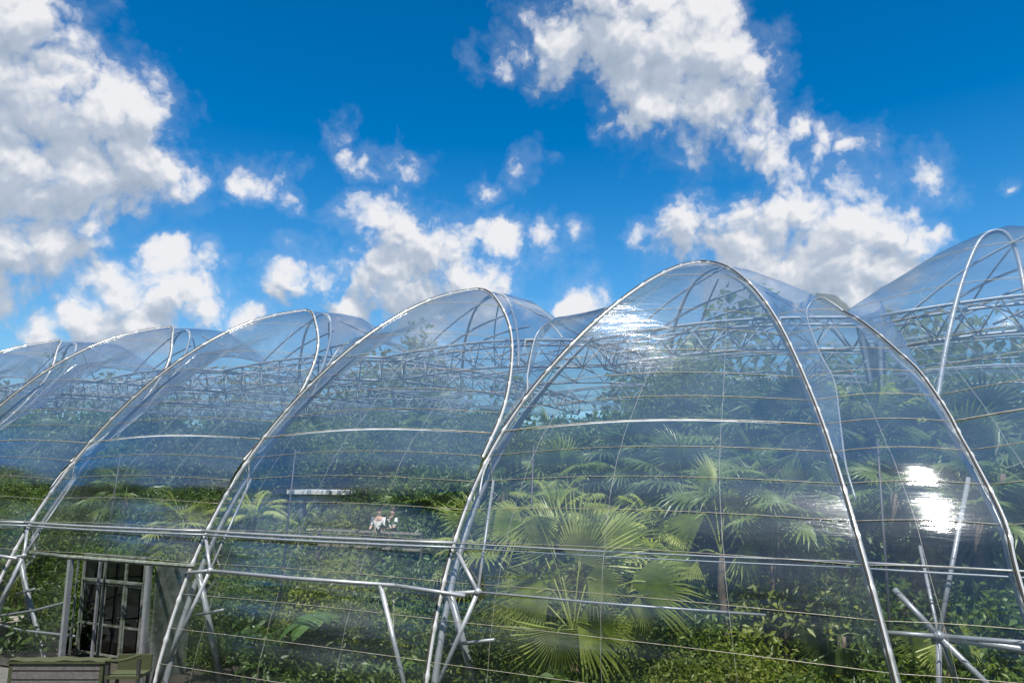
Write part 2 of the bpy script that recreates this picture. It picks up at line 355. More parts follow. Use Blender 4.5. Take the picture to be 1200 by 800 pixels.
# inner steel crown arches behind the film
for k in range(1, 7):
    A = spline(np.array([(-2.05, .6, 3.9), (-1.75, .25, 4.8), (-1.15, -.15, 5.8), (-.45, -.35, 6.3), (.25, -.45, 6.22), (.95, -1.1, 5.3), (1.6, -2.1, 4.2), (2.1, -3.1, 3.2)]), 6)+bx(k)
    if k == 6: A = spline(np.array([at(*q) for q in [(1098,470,-4.3),(1110,400,-2.9),(1126,335,-1.7),(1146,285,-1.0),(1165,271,-.75),(1182,277,-.75),(1195,310,-.9),(1206,375,-1.6)]]), 6)
    gbuild(MB().tube(A, .05 if k < 6 else .06, 10), 'arch_tube', M_DSTEEL if k < 6 else M_STEEL)
    # fan ribs from the truss towards the crown
    for (a, b) in (((-3.2, -.9, 4.15), (.1, -.9, 6.2)), ((-2.6, -.6, 4.2), (.75, -.7, 5.55)), ((-1.9, -.2, 4.2), (1.3, -.6, 5.0)), ((-.9, .8, 4.1), (1.9, -.2, 4.6))):
        a = np.array(a); b = np.array(b); mid = (a+b)/2+[0, .1, .22]
        gbuild(MB().tube(spline([a, mid, b], 6)+bx(k), .035, 6), 'roof_rib', M_DSTEEL)
    a = np.array([(-1.7, 2.6, 4.2), (-1.0, 1.2, 5.3), (-.3, .2, 6.15)]); gbuild(MB().tube(spline(a, 5)+bx(k), .03, 6), 'roof_rib', M_DSTEEL)
    a = np.array([(.3, .2, 6.15), (1.6, 1.5, 5.4), (2.9, 2.8, 4.6)]); gbuild(MB().tube(spline(a, 5)+bx(k), .035, 6), 'roof_rib', M_DSTEEL)

# ------------------------------------------------------------------ greenhouse: film
def levels(): return LEV
LEV = [-5.55, -4.75, -3.95, -3.15, -2.4, -1.56, -.85, -.2, .42, 1.02, 1.62, 2.25, 2.9, 3.55, 4.2, 4.85, 5.5]
def edge_at(P, z):
    o = np.argsort(P[:, 2], kind='stable'); return np.array([np.interp(z, P[o, 2], P[o, i]) for i in range(3)])
def panel(Pa, Pb, ztop, bulge=.28, nu=18, sub=4, puff=.07, zr=(-9, 1.1)):
    zs = []
    lv = [z for z in LEV if z < ztop]+[ztop]
    for a, b in zip(lv[:-1], lv[1:]):
        zs += [(a+(b-a)*i/sub, math.sin(math.pi*i/sub)) for i in range(sub)]
    zs.append((ztop, 0))
    G = []
    for z, pf in zs:
        a = edge_at(Pa, z); b = edge_at(Pb, z); row = []
        W = np.linalg.norm(b-a)
        lean = min(1, max(0, (z+1.6)/2.5))
        pz = puff*(1 if zr[0] < z < zr[1] else .12)
        for i in range(nu+1):
            u = i/nu; s = math.sin(math.pi*u)
            off = bulge*s*min(1, W/6)+pz*pf*s**.6*min(1, W/2)
            row.append(a*(1-u)+b*u+np.array([0, -1, .35+.4*lean])*off*.85)
        G.append(row)
    return np.array(G), [z for z, _ in zs]
def film(G, name='film_panel', m=M_FILM): return gbuild(MB().grid(G), name, m)
def battens(G, zs, r=.0065, skip=(), heavy=()):
    for j, z in enumerate(zs):
        if any(abs(z-l) < 1e-6 for l in LEV[1:]) and z not in skip:
            P = G[j]+[0, -.02, 0]
            rr = .014 if z in heavy else r
            if z > 3.6 and LEV.index(z) % 2: continue
            gbuild(MB().tube(P, rr, 5), 'batten', M_WIRE)
for k in range(0, 6):
    G, zs = panel(Lleg[k], Rleg[k], 6.42, puff=.035)
    if k == 3:                                # the door opening is cut out of the panel under the header rail
        top = [i for i, z in enumerate(zs) if z >= -2.41]; low = [i for i, z in enumerate(zs) if z <= -2.39]
        film(G[top])
        XA, XB = at(75, 700, -9.05)[0], at(168, 705, -9.05)[0]
        for lo, hi in ((-1e3, XA), (XB, 1e3)):
            Q = []
            for row in G[low]:
                u = np.linspace(0, 1, 19); uc = np.interp([lo, hi], row[:, 0], u); us = np.linspace(uc[0], uc[1], 9)
                Q.append([[np.interp(t, u, row[:, i]) for i in range(3)] for t in us])
            Q = np.array(Q); tt = np.linspace(0, 1, 9) if hi < 1e3 else np.linspace(1, 0, 9)
            Q[:, :, 1] = Q[:, :, 1]*(1-tt)+(-8.97)*tt
            film(Q)
    else: film(G)
    if k > 2:                                # the slack fold of film that hangs along one batten line
        jf = [i for i, z in enumerate(zs) if abs(z-1.02) < 1e-6][0]; Pf = resample(G[jf][2:17]+[0, -.03, -.03], 30)
        gbuild(MB().tube(Pf, [  .005+.017*math.sin(math.pi*i/29)**1.3*(1+.25*math.sin(i*1.7)) for i in range(30)], 7), 'film_fold', M_FOLD)
    battens(G, zs, skip=() if k != 3 else (-4.75, -3.95, -3.15), heavy=(1.02,))
    for u in ((3, 8, 13) if k > 2 else (6, 12)):
        jj = [j for j in range(0 if k != 3 else [i for i, z in enumerate(zs) if z >= -2.41][0], len(zs)-3)]
        P = np.array([G[j][int(u+(.0 if j < 10 else 0))] for j in jj])+[0, .03, 0]
        gbuild(MB().tube(P, .006, 4), 'wire', M_WIRE)
# film between the widest bay and the extra seam
C5 = np.vstack([Csky5, Cc]); C6 = np.vstack([Csky6, Cc])
G, zs = panel(Rleg[5], C5, 6.05, bulge=.35, nu=14, puff=.12, zr=(-.2, .42))
film(G); battens(G, zs)
P = np.array([G[j][6] for j in range(len(zs)-3)])+[0, .03, 0]; gbuild(MB().tube(P, .006, 4), 'wire', M_WIRE)
R6 = Rc+bx(6)
G, zs = panel(C6, R6, 6.42, bulge=.5, nu=26); film(G); battens(G, zs, heavy=(1.02,))
gbuild(MB().tube(np.array([G[j][7] for j in range(len(zs)-3)])+[0, .03, 0], .006, 4), 'wire', M_WIRE)
gbuild(MB().tube(np.array([G[j][3] for j in range(12, 50)])+[0, .03, 0], .006, 4), 'wire', M_WIRE)
# hump roofs behind each arch: Coons patches from the arch back to the flat roof
YB, ZB = 5.0, 4.35
def hump(k, Le, Re, G0, G1, n=40, nv=12):
    zc = .2
    L_ = Le[Le[:, 2] > zc][::-1]; R__ = Re[Re[:, 2] > zc]
    A = resample(np.vstack([L_, R__]), n+1)
    G0 = resample(G0, nv+1); G1 = resample(G1, nv+1)
    A[0] = G0[0]; A[-1] = G1[0]
    x0, x1 = G0[-1], G1[-1]
    out_ = []
    for i in range(n+1):
        u = i/n; b = x0*(1-u)+x1*u+np.array([0, .6*math.sin(math.pi*u), .35*math.sin(math.pi*u)])
        row = []
        for j in range(nv+1):
            v = j/nv
            p = A[i]*(1-v)+b*v
            p[2] += .55*math.sin(math.pi*v)*math.sin(math.pi*u)**2
            r0 = A[0]*(1-v)+x0*v; r1 = A[-1]*(1-v)+x1*v
            w0 = (1-u)**3; w1 = u**3
            p = p+w0*(G0[j]-r0)+w1*(G1[j]-r1)
            row.append(p)
        out_.append(row)
    return np.array(out_)
def valley(k):
    E0 = Ek+bx(k); return np.vstack([E0[:-1], [(3.45, .5, 4.9)]+bx(k), [(3.9, YB, ZB)]+bx(k)])
for k in range(0, 7):
    G0 = valley(k-1); G1 = valley(k)
    Le = Lleg[k] if k < 6 else C6
    Re = Rleg[k]
    if k == 6: G0 = np.vstack([[Cc[-30] if False else zinterp(Cc, .25)], zinterp(Cc, 2.2)+[-.3, .4, .2], Cc[2]+[-.15, .2, .05], (3.45, .5, 4.8), (3.9, YB, ZB)])
    film(hump(k, Le, Re, G0, G1), 'roof_film')
# flat back roof
for k in range(-1, 8):
    G = [[(bx(k)[0]-BAY/2+BAY*i/12, y, ZB+.35*math.sin(math.pi*i/12)+(.45*math.sin(math.pi*((y-YB) % 6.5)/6.5))) for i in range(13)] for y in np.linspace(YB, 34, 34)]
    film(G, 'roof_film', M_FILM2)
G = [[(x, 34, z) for z in np.linspace(GROUND, ZB+.3, 6)] for x in np.linspace(-60, 28, 30)]; film(G, 'rear_film', M_FILM2)

# ------------------------------------------------------------------ greenhouse: steel under the roof
def truss(p0, p1, h=.9, wd=.8, nseg=8, r=.05):
    b = MB(); p0 = Vector(p0); p1 = Vector(p1); ax = (p1-p0); sd = Vector((-ax.y, ax.x, 0)).normalized()*wd/2; dn = Vector((0, 0, -h))
    arc = lambda t: Vector((0, 0, .25*math.sin(math.pi*t)))
    top = [[p0+ax*(i/nseg)+sd*s+arc(i/nseg) for i in range(nseg+1)] for s in (-1, 1)]
    bot = [p0+ax*((i+.5)/nseg)+dn+arc((i+.5)/nseg) for i in range(nseg)]
    for t_ in top: b.tube(t_, r, 7)
    b.tube(bot, r, 7)
    for i in range(nseg):
        for t_ in top:
            b.tube([t_[i], bot[i]], r*.45, 5); b.tube([t_[i+1], bot[i]], r*.45, 5)
        b.tube([top[0][i], top[1][i+1]], r*.35, 5); b.tube([top[1][i], top[0][i+1]], r*.3, 5)
    b.tube([top[0][0], top[1][0]], r*.6, 5); b.tube([top[0][-1], top[1][-1]], r*.6, 5)
    return b
rt = random.Random(3)
for k in range(0, 7):
    x0 = bx(k)[0]-BAY/2; x1 = x0+BAY
    gbuild(truss((x0, -1.2, 4.1), (x1, -1.2, 4.1), .8, 1.1, 8, .048), 'roof_truss', M_DSTEEL)
    for Y in (5.2, 13.0):
        gbuild(truss((x0, Y, 4.15), (x1, Y, 4.15), .7, .7, 6, .035), 'roof_truss', M_DSTEEL)
    gbuild(truss((x1, -1.0, 4.1), (x1, 18, 4.1), .75, .7, 18, .045), 'roof_truss', M_DSTEEL)
    # loose purlins and brace rods across the hump
    for q in range(5):
        a = np.array([x0+.4+q*1.5, -1.4, 3.9]); b_ = a+[rt.uniform(.8, 2.2), rt.uniform(1.5, 5), rt.uniform(-.5, .4)]
        m_ = (a+b_)/2+[0, 0, .35]
        gbuild(MB().tube(spline([a, m_, b_], 6), .03, 6), 'brace_rod', M_DSTEEL)
# rails along the facade
def rail_pts(z, Y, amp=.22):
    P = []
    for k in range(-1, 7):
        x0 = bx(k)[0]+3.08-BAY
        for i in range(8):
            u = i/8; P.append((x0+BAY*u, Y-amp*math.sin(math.pi*u), z))
    return P
RP = rail_pts(-1.56, -8.55)
for i in range(0, 8):
    seg = RP[i*8:(i+1)*8+1]; rr = .036 if i < 6 else (.017 if i == 6 else .026)
    if len(seg) < 2: continue
    gbuild(MB().tube(seg, rr, 8), 'rail', M_STEEL)
    gbuild(MB().tube([(x, y+.12, z-.11) for x, y, z in seg], rr*.75, 8), 'rail', M_DSTEEL)
for k in range(1, 7):
    o = bx(k-1)                              # foot between bay k-1 and k
    nx = np.array([4.18-.2, -9.0, -2.5])+o
    foot = np.array([3.12, -9.6, -5.5])+o
    nd = nx if k != 6 else at(1100, 745, -9.0)
    if True:
        b = MB(); b.ball(nd, .085); gbuild(b, 'node', M_STEEL)
    lines = [((nd), (nd+[-.85, .55, .75]), .045), (nd, nd+[-.95, .1, -.12], .045), (nd, nd+(at(574, 560, -7.2)-at(555, 690, -9.0)), .035),
             (nd+[-1.0, .5, -.1], nd+[-.25, .9, -3.1], .085), (nd+[-.95, .5, -1.25], nd+[.25, .3, -1.0], .04)]
    if k == 6:
        lines = [(nd, at(1048, 690, -8.7), .05), (nd, at(1135, 560, -7.4), .042), (nd, at(1040, 741, -9.0), .04), (nd, at(1330, 763, -9.0), .042),
                 (nd, at(1340, 783, -8.4), .06), (nd, at(1101, 900, -9.0), .045), (nd, at(1205, 850, -8.9), .055), (nd, at(1140, 850, -8.2), .045), (nd, at(1078, 640, -7.2), .03)]
    else: lines.append((nd, nd+[-1.25, -.35, -2.9], .05))
    for a, b_, r in lines: gbuild(MB().tube([a, b_], r, 8), 'strut', M_STEEL)
    if k < 6:                                # lower rail to the next foot with its end strut
        e_ = nx+[BAY-2.05, -.12, .02]
        if k != 3: gbuild(MB().tube([nx, (nx+e_)/2+[0, -.14, 0], e_], .045 if k < 5 else .022, 8), 'rail', M_STEEL)
        if k not in (3, 5):
            gbuild(MB().tube([e_, e_+[1.75, .1, -.12]], .045, 8), 'rail', M_STEEL); gbuild(MB().tube([e_+[-.4, 0, 0], e_+[.75, -.1, -3.1]], .055, 8), 'strut', M_STEEL)
    col_ = nx+[-.15, 2.6, 0]
    gbuild(MB().tube([col_+[0, 0, -3.1], col_+[.1, .4, 3.2]], .028, 8), 'column', M_BLACK)
# bright glazing purlins seen just under the film crease at the widest bays
#PLANTS
# ------------------------------------------------------------------ greenhouse: doorway in the third visible bay
def zsh(P): return P
PA = at(75, 700, -9.05); PB = at(168, 705, -9.05); XA, XB = PA[0], PB[0]
ZH = -2.44
def gb(mb, name, m, parent=GH, smooth=False): return gbuild(mb, name, m, parent, smooth)
o = gb(MB().tube([(-20.3, -8.75, ZH), (XA, -8.95, ZH), (XB, -8.95, ZH), (-12.55, -8.9, ZH)], .06, 8), 'rail', M_MOSSG)
for X in (XA, XB):
    gb(MB().box((X, -8.95, (GROUND+ZH)/2-.03), (.11, .14, ZH-GROUND-.08)), 'door_post', M_STEEL)
    gb(MB().box((X+(.12 if X == XB else -.0), -8.2, (GROUND+ZH)/2-.03), (.05, 1.2, ZH-GROUND-.1)) if X == XB else MB().box((X, -8.0, (GROUND+ZH)/2-.05), (.07, .07, ZH-GROUND-.12)), 'reveal_panel', M_MOSSG if X == XB else M_STEEL)
YD = -7.7
xs = [at(px, 690, YD)[0] for px in (97, 122, 147, 169)]
zt = at(122, 680, YD)[2]; ztop = at(122, 652, YD)[2]; zb = GROUND+.1
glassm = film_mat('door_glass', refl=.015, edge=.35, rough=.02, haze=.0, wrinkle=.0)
[n for n in glassm.node_tree.nodes if n.type == 'BSDF_TRANSPARENT'][0].inputs[0].default_value = (.06, .07, .065, 1)  # near-black tint puts the shade of the lobby into the glass
for i, x in enumerate(xs): gb(MB().box((x, YD, (zb+ztop)/2), (.075, .09, ztop-zb)), 'door_frame', M_MOSSG)
gb(MB().box(((xs[0]+xs[-1])/2, YD, zt), (xs[-1]-xs[0]-.08, .08, .08)), 'door_frame', M_MOSSG)
gb(MB().box(((xs[0]+xs[-1])/2, YD, ztop+.04), (xs[-1]-xs[0]+.075, .09, .07)), 'door_frame', M_MOSSG)
for a, b in zip(xs[:-1], xs[1:]):
    c = (a+b)/2; w_ = b-a-.09
    leaf = MB()
    for dx in (-1, 1): leaf.box((c+dx*(w_/2-.03), YD+.01, (zb+zt)/2-.03), (.05, .05, zt-zb-.12))
    for z in (zb+.1, zb+.95, zt-.09): leaf.box((c, YD+.01, z), (w_-.11, .045, .06))
    dl = gb(leaf, 'door_leaf', M_MOSSG)
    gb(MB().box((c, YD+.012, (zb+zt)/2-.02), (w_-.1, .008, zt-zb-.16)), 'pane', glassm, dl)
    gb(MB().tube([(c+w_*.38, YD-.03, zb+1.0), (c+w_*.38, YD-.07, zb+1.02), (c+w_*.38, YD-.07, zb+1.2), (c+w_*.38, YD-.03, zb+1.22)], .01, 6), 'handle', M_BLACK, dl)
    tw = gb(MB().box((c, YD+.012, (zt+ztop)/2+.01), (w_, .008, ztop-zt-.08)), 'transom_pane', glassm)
# glazed side of the lobby, left of the doors
sd = MB()
for t_ in (0, .45, 1): sd.box((XA+(xs[0]-XA)*t_, -8.9+(YD+8.9)*t_, (GROUND+ZH)/2), (.05, .05, ZH-GROUND-.1))
for z in (zt, -4.55): sd.tube([(XA, -8.9, z), (xs[0], YD, z)], .025, 6)
gb(sd, 'side_frame', M_MOSSG)
gb(MB().tube([at(0, 721, -8.9), at(40, 715, -8.9), at(82, 704, -8.6)], .035, 8), 'strut', M_STEEL)
gb(MB().tube([at(-10, 729, -8.9), at(25, 738, -8.9), at(88, 745, -8.6)], .035, 8), 'strut', M_STEEL)
gb(MB().tube([at(25, 665, -8.4), at(53, 775, -8.4)], .075, 8), 'strut', M_STEEL)

# ------------------------------------------------------------------ plants: builders
REG = []          # (object, look, category, anchor) - labels are written at the end
def reg(o, look, cat, p, group): REG.append((o, look, cat, np.array(p, float), group)); return o
def fast_mesh(name, V, Fq, m):
    me = bpy.data.meshes.new(name); V = np.asarray(V, np.float32); Fq = np.asarray(Fq, np.int32); k = Fq.shape[1]
    me.vertices.add(len(V)); me.vertices.foreach_set('co', V.ravel()); me.loops.add(Fq.size); me.loops.foreach_set('vertex_index', Fq.ravel())
    me.polygons.add(len(Fq)); me.polygons.foreach_set('loop_start', np.arange(len(Fq), dtype=np.int32)*k)
    me.materials.append(m); me.update(calc_edges=True); return me
def leaf_cloud(C, size, m, name='foliage', aspect=.45, rng=None, droop=.3, nrm_up=.5):
    rng = rng or np.random.default_rng(1); n = len(C)
    d = rng.normal(size=(n, 3)); d[:, 2] -= droop; d /= np.linalg.norm(d, axis=1)[:, None]
    u_ = rng.normal(size=(n, 3)); u_[:, 2] += nrm_up*2; s = np.cross(d, u_); s /= np.linalg.norm(s, axis=1)[:, None]; nn = np.cross(s, d)
    L = size*rng.uniform(.6, 1.3, (n, 1)); W = L*aspect
    p0 = C; p2 = C+d*L-nn*L*.12; p1 = C+d*L*.45+s*W*.5+nn*L*.10; p3 = C+d*L*.45-s*W*.5+nn*L*.10
    V = np.stack([p0, p1, p2, p3], 1).reshape(-1, 3); b = np.arange(n)[:, None]*4
    Fq = np.concatenate([b+[0, 1, 2], b+[0, 2, 3]], 0)
    return fast_mesh(name, V, Fq, m)
def clumps(rng, nc, per, rad, h0, h1, sg=.16, shell=.5):
    a = rng.normal(size=(nc, 3)); a /= np.linalg.norm(a, axis=1)[:, None]; a *= rng.uniform(shell, 1, (nc, 1))
    cen = a*[rad, rad, (h1-h0)/2]+[0, 0, (h0+h1)/2]
    sz = rng.uniform(.5, 1.5, nc)
    P = [c+rng.normal(size=(int(per*z), 3))*sg*z*[1, 1, .7] for c, z in zip(cen, sz)]
    return cen, np.concatenate(P)
def mobj(name, me, parent=None):
    o = bpy.data.objects.new(name, me); col.objects.link(o)
    if parent: o.parent = parent
    return o
def copy_tree(o, parent=None):
    c = o.copy(); col.objects.link(c); c.parent = parent
    for ch in [x for x in KIDS.get(o, [])]: KIDS.setdefault(c, []).append(copy_tree(ch, c))
    return c
KIDS = {}
def kid(p, c): KIDS.setdefault(p, []).append(c); return c
def bush_proto(name, seed, m, rad, h, leaf, nc, per, sg, stemr=.02, low=.1):
    rng = np.random.default_rng(seed); r = empty(name)
    cen, P = clumps(rng, nc, per, rad, h*low, h, sg, .35)
    kid(r, mobj('foliage', leaf_cloud(P, leaf, m, rng=rng), r))
    b = MB()
    for c in cen[::2]: b.tube(spline([(c[0]*.08, c[1]*.08, 0), (c[0]*.4, c[1]*.4, c[2]*.5), tuple(c)], 3), [stemr*1.6*(1-.8*i/6) for i in range(7)], 5)
    kid(r, b.build('stem', M_BARK, r)); return r
def tree_proto(name, seed, m, rad, h, leaf, nc, per, sg, tr=.16):
    rng = np.random.default_rng(seed); r = empty(name)
    cen, P = clumps(rng, nc, per, rad, h*.42, h, sg, .45)
    kid(r, mobj('crown', leaf_cloud(P, leaf, m, 'crown', rng=rng), r))
    b = MB(); b.tube([(0, 0, 0), (.1, .05, h*.3), (.02, -.08, h*.62)], [tr, tr*.75, tr*.4], 9)
    for c in cen[::2]: b.tube(spline([(.02, -.02, h*.38+rng.uniform(0, h*.2)), (c[0]*.5, c[1]*.5, c[2]*.85), tuple(c)], 3), [tr*.4*(1-.8*i/6) for i in range(7)], 5)
    kid(r, b.build('trunk', M_BARK, r)); return r
def fan_blades(n=34, spread=300, drop=.18, split=.42, seed=0, wob=.06):
    """one pleated fan leaf, hub at the origin, pointing along +X, radius 1"""
    rg = random.Random(seed); V = []; Fc = []
    for i in range(n):
        a = math.radians(-spread/2+spread*(i+.5)/n)+rg.uniform(-.012, .012); da = math.radians(spread/n)*.5
        L = (1-.18*abs(math.sin(a/2))**2)*rg.uniform(.9, 1.03)
        r1 = split*L; z1 = -.03; zt_ = -drop*L*(.6+rg.uniform(0, 1))-.10*abs(math.sin(a))
        fold = .018+.02*r1
        def pt(r, aa, z): return (r*math.cos(aa), r*math.sin(aa), z)
        b = len(V); ma = rg.uniform(-wob, wob)
        V += [(0, 0, 0), pt(r1, a-da, z1-fold), pt(r1, a, z1+fold), pt(r1, a+da, z1-fold),
              pt(r1+(L-r1)*.55, a-da*.42+ma*.3, z1*.5+zt_*.35-.008), pt(r1+(L-r1)*.55, a+ma*.3, z1*.5+zt_*.35+.008), pt(r1+(L-r1)*.55, a+da*.42+ma*.3, z1*.5+zt_*.35-.008), pt(L, a+ma, zt_)]
        Fc += [(b, b+1, b+2), (b, b+2, b+3), (b+1, b+4, b+5, b+2), (b+2, b+5, b+6, b+3), (b+4, b+7, b+5), (b+5, b+7, b+6)]
    return V, Fc
def frame_M(xdir, nrm):
    x = Vector(xdir).normalized(); z = Vector(nrm); z = (z-x*z.dot(x)).normalized(); y = z.cross(x)
    return Matrix((x, y, z)).transposed()
def add_fan(mb, hub, xdir, nrm, R, base=None, **kw):
    V, Fc = fan_blades(**kw); M = frame_M(xdir, nrm)
    mb.add([Vector(hub)+M @ (Vector(v)*R) for v in V], Fc)
    if base is not None:
        h = Vector(hub); b = Vector(base); mid = (h+b)/2+Vector((0, 0, .12*(h-b).length))
        mb.tube(spline([b, mid, h, h+Vector(xdir).normalized()*R*.2], 4), .018, 5)
def pinnate(mb, base, d, up_, L, n=26, lw=.035, ll=.42, drop=.5, r=.018):
    base = np.array(base, float); d = np.array(d, float); d /= np.linalg.norm(d); up_ = np.array(up_, float); s = np.cross(d, up_); s /= np.linalg.norm(s)
    P = [base+d*L*t+np.array([0, 0, -drop*L*t*t]) for t in np.linspace(0, 1, 12)]
    mb.tube(P, [r*(1-.8*i/11) for i in range(12)], 5)
    rg = random.Random(int(abs(base[0]*97+base[2]*31)))
    for i in range(n):
        t = .12+.86*i/n; p = base+d*L*t+np.array([0, 0, -drop*L*t*t]); tg = d+np.array([0, 0, -2*drop*t]); tg /= np.linalg.norm(tg)
        l = ll*L*.5*math.sin(math.pi*(.12+.8*t))**.7
        for sgn in (-1, 1):
            v = tg*.75+s*sgn*.8+np.array([0, 0, -.25+rg.uniform(-.15, .1)]); v /= np.linalg.norm(v)
            q = np.cross(v, [0, 0, 1]); q /= np.linalg.norm(q); wd = q*lw*l
            mb.add([p-wd*.4, p+v*l*.4-wd+[0, 0, .01], p+v*l+[0, 0, -.22*l], p+v*l*.4+wd+[0, 0, .01], p+wd*.4], [(0, 1, 4), (1, 2, 3), (1, 3, 4)])
def palm_trunk(h, r=.11):
    b = MB(); n = 14; b.tube([(0.03*math.sin(i), 0.03*math.cos(i*1.3), h*i/n) for i in range(n+1)], [r*(1.15 if i % 2 else 1)*(1-.25*i/n)*(1.3 if i == 0 else 1) for i in range(n+1)], 9); return b
def fan_palm_proto(seed, h, R, nleaf, m, dry=4):
    rg = random.Random(seed); r = empty('fan_palm'); kid(r, palm_trunk(h).build('trunk', M_BARK, r, True))
    cb = MB(); db = MB()
    for i in range(nleaf+dry):
        a = i*2.4+rg.uniform(-.2, .2); el = R_(78-115*(i/nleaf)+rg.uniform(-8, 8)) if i < nleaf else R_(rg.uniform(-75, -50))
        d = Vector((math.cos(a)*math.cos(el), math.sin(a)*math.cos(el), math.sin(el)))
        pl = R*rg.uniform(.8, 1.15); hub = Vector((0, 0, h))+d*pl+Vector((0, 0, -.12*pl))
        xd = (d+Vector((0, 0, -.45))).normalized(); nr = Vector((0, 0, 1))-d*d.z+d*.25
        add_fan(cb if i < nleaf else db, hub, xd, nr, R*rg.uniform(.85, 1.1), base=(0, 0, h-.05), n=26, seed=seed*50+i, drop=.22, spread=rg.uniform(230, 300))
    kid(r, cb.build('crown', m, r)); kid(r, db.build('dead_leaves', M_DRY, r)); return r
def feather_palm_proto(seed, h, L, nl, m):
    rg = random.Random(seed); r = empty('feather_palm'); kid(r, palm_trunk(h, .12).build('trunk', M_BARK, r, True)); cb = MB()
    for i in range(nl):
        a = i*2.4; el = R_(75-70*i/nl); pinnate(cb, (0, 0, h), (math.cos(a)*math.cos(el), math.sin(a)*math.cos(el), math.sin(el)), (0, 0, 1), L*rg.uniform(.85, 1.1), n=30, lw=.05, drop=.45)
    kid(r, cb.build('crown', m, r)); return r
def banana_leaf(mb, base, d, L, W, drop):
    base = Vector(base); d = Vector(d).normalized(); s = d.cross(Vector((0, 0, 1))).normalized(); rows = []
    for i in range(11):
        t = i/10; p = base+d*L*t+Vector((0, 0, -drop*L*t*t)); wd = W*math.sin(math.pi*min(1, .04+t*.96))**.55*(1 if i < 10 else .1)*(0.05 if t < .12 else 1)
        rows.append([p+s*wd*q+Vector((0, 0, -.10*abs(q)*W*2+(0.012 if (i+int(q*2)) % 2 else 0))) for q in (-1, -.5, 0, .5, 1)])
    mb.grid([[tuple(v) for v in r_] for r_ in rows])
def banana_proto(seed, h, L, n=8):
    rg = random.Random(seed); r = empty('banana_plant')
    kid(r, MB().tube([(0, 0, 0), (.03, 0, h*.5), (0, .03, h)], [.13, .11, .06], 9).build('trunk', M_BAN, r, True)); cb = MB(); mb2 = MB()
    for i in range(n):
        a = i*2.4+rg.uniform(-.3, .3); el = R_(rg.uniform(35, 75)); d = (math.cos(a)*math.cos(el), math.sin(a)*math.cos(el), math.sin(el)); l = L*rg.uniform(.8, 1.1)
        banana_leaf(cb, (0, 0, h), d, l, .27*L*.7, rg.uniform(.6, .95))
    kid(r, cb.build('leaves', M_BAN, r)); return r
PROT = {}
def pset(key, o): PROT[key] = [o, False]; return o
pset('bush_mid', bush_proto('leafy_shrub', 1, M_LEAF, 1.15, 3.0, .21, 60, 42, .2))
pset('bush_mid2', bush_proto('leafy_shrub', 2, M_LEAF, 1.3, 2.6, .15, 70, 55, .2))
pset('bush_dark', bush_proto('dark_shrub', 3, M_LEAFD, 1.3, 3.2, .24, 60, 45, .24))
pset('bush_yel', bush_proto('yellow_shrub', 4, M_LEAFY, 1.2, 2.2, .15, 55, 48, .19))
pset('climber', bush_proto('climbing_plant', 5, M_LEAFY, .42, 3.4, .12, 46, 30, .13, low=.02))
pset('low', bush_proto('ground_plant', 6, M_LEAFD, 1.3, 1.1, .24, 40, 40, .2))
pset('tree_mid', tree_proto('broadleaf_tree', 7, M_LEAF, 2.3, 6.8, .22, 90, 80, .34))
pset('tree_dark', tree_proto('broadleaf_tree', 8, M_LEAFD, 2.6, 7.6, .26, 90, 80, .38))
pset('tree_tall', tree_proto('broadleaf_tree', 9, M_LEAF, 1.8, 9.3, .2, 100, 80, .28))
pset('palm_a', fan_palm_proto(11, 3.2, .95, 15, M_PALM))
pset('palm_b', fan_palm_proto(12, 4.3, 1.1, 15, M_PALMD))
pset('palm_c', fan_palm_proto(13, 5.6, 1.0, 14, M_PALMD))
pset('feather', feather_palm_proto(14, 4.2, 2.3, 15, M_PALM))
pset('banana', banana_proto(15, 1.9, 1.7))
pset('banana2', banana_proto(16, 2.3, 2.0, 9))
LOOK = {'bush_mid': ('broad-leaved mid green shrub', 'shrub', 'leafy shrubs behind the film'), 'bush_mid2': ('fine-leaved mid green shrub', 'shrub', 'leafy shrubs behind the film'),
        'bush_dark': ('dark green large-leaved shrub', 'shrub', 'dark shrubs behind the film'), 'bush_yel': ('bright yellow-green shrub', 'shrub', 'yellow-green shrubs behind the film'),
        'climber': ('slender yellow-green climbing plant', 'climber', 'climbing plants near the facade'), 'low': ('low green bedding plant', 'plant', 'low plants in the bed'),
        'tree_mid': ('round-crowned mid green tree', 'tree', 'broadleaf trees inside the greenhouse'), 'tree_dark': ('dark round-crowned tree', 'tree', 'broadleaf trees inside the greenhouse'),
        'tree_tall': ('tall narrow-crowned tree', 'tree', 'broadleaf trees inside the greenhouse'),
        'palm_a': ('short bright fan palm', 'palm', 'fan palms inside the greenhouse'), 'palm_b': ('medium dark fan palm', 'palm', 'fan palms inside the greenhouse'), 'palm_c': ('tall slim dark fan palm', 'palm', 'fan palms inside the greenhouse'),
        'feather': ('arching feather-leaved palm', 'palm', 'feather palms inside the greenhouse'), 'banana': ('banana plant with broad paddle leaves', 'banana plant', 'banana plants behind the film'), 'banana2': ('taller banana plant with broad paddle leaves', 'banana plant', 'banana plants behind the film')}
PH = {'bush_mid': 3.0, 'bush_mid2': 2.6, 'bush_dark': 3.2, 'bush_yel': 2.2, 'climber': 3.4, 'low': 1.1, 'tree_mid': 6.8, 'tree_dark': 7.6, 'tree_tall': 9.3, 'palm_a': 4.3, 'palm_b': 5.6, 'palm_c': 6.7, 'feather': 5.8, 'banana': 3.2, 'banana2': 3.7}
pr = random.Random(21)
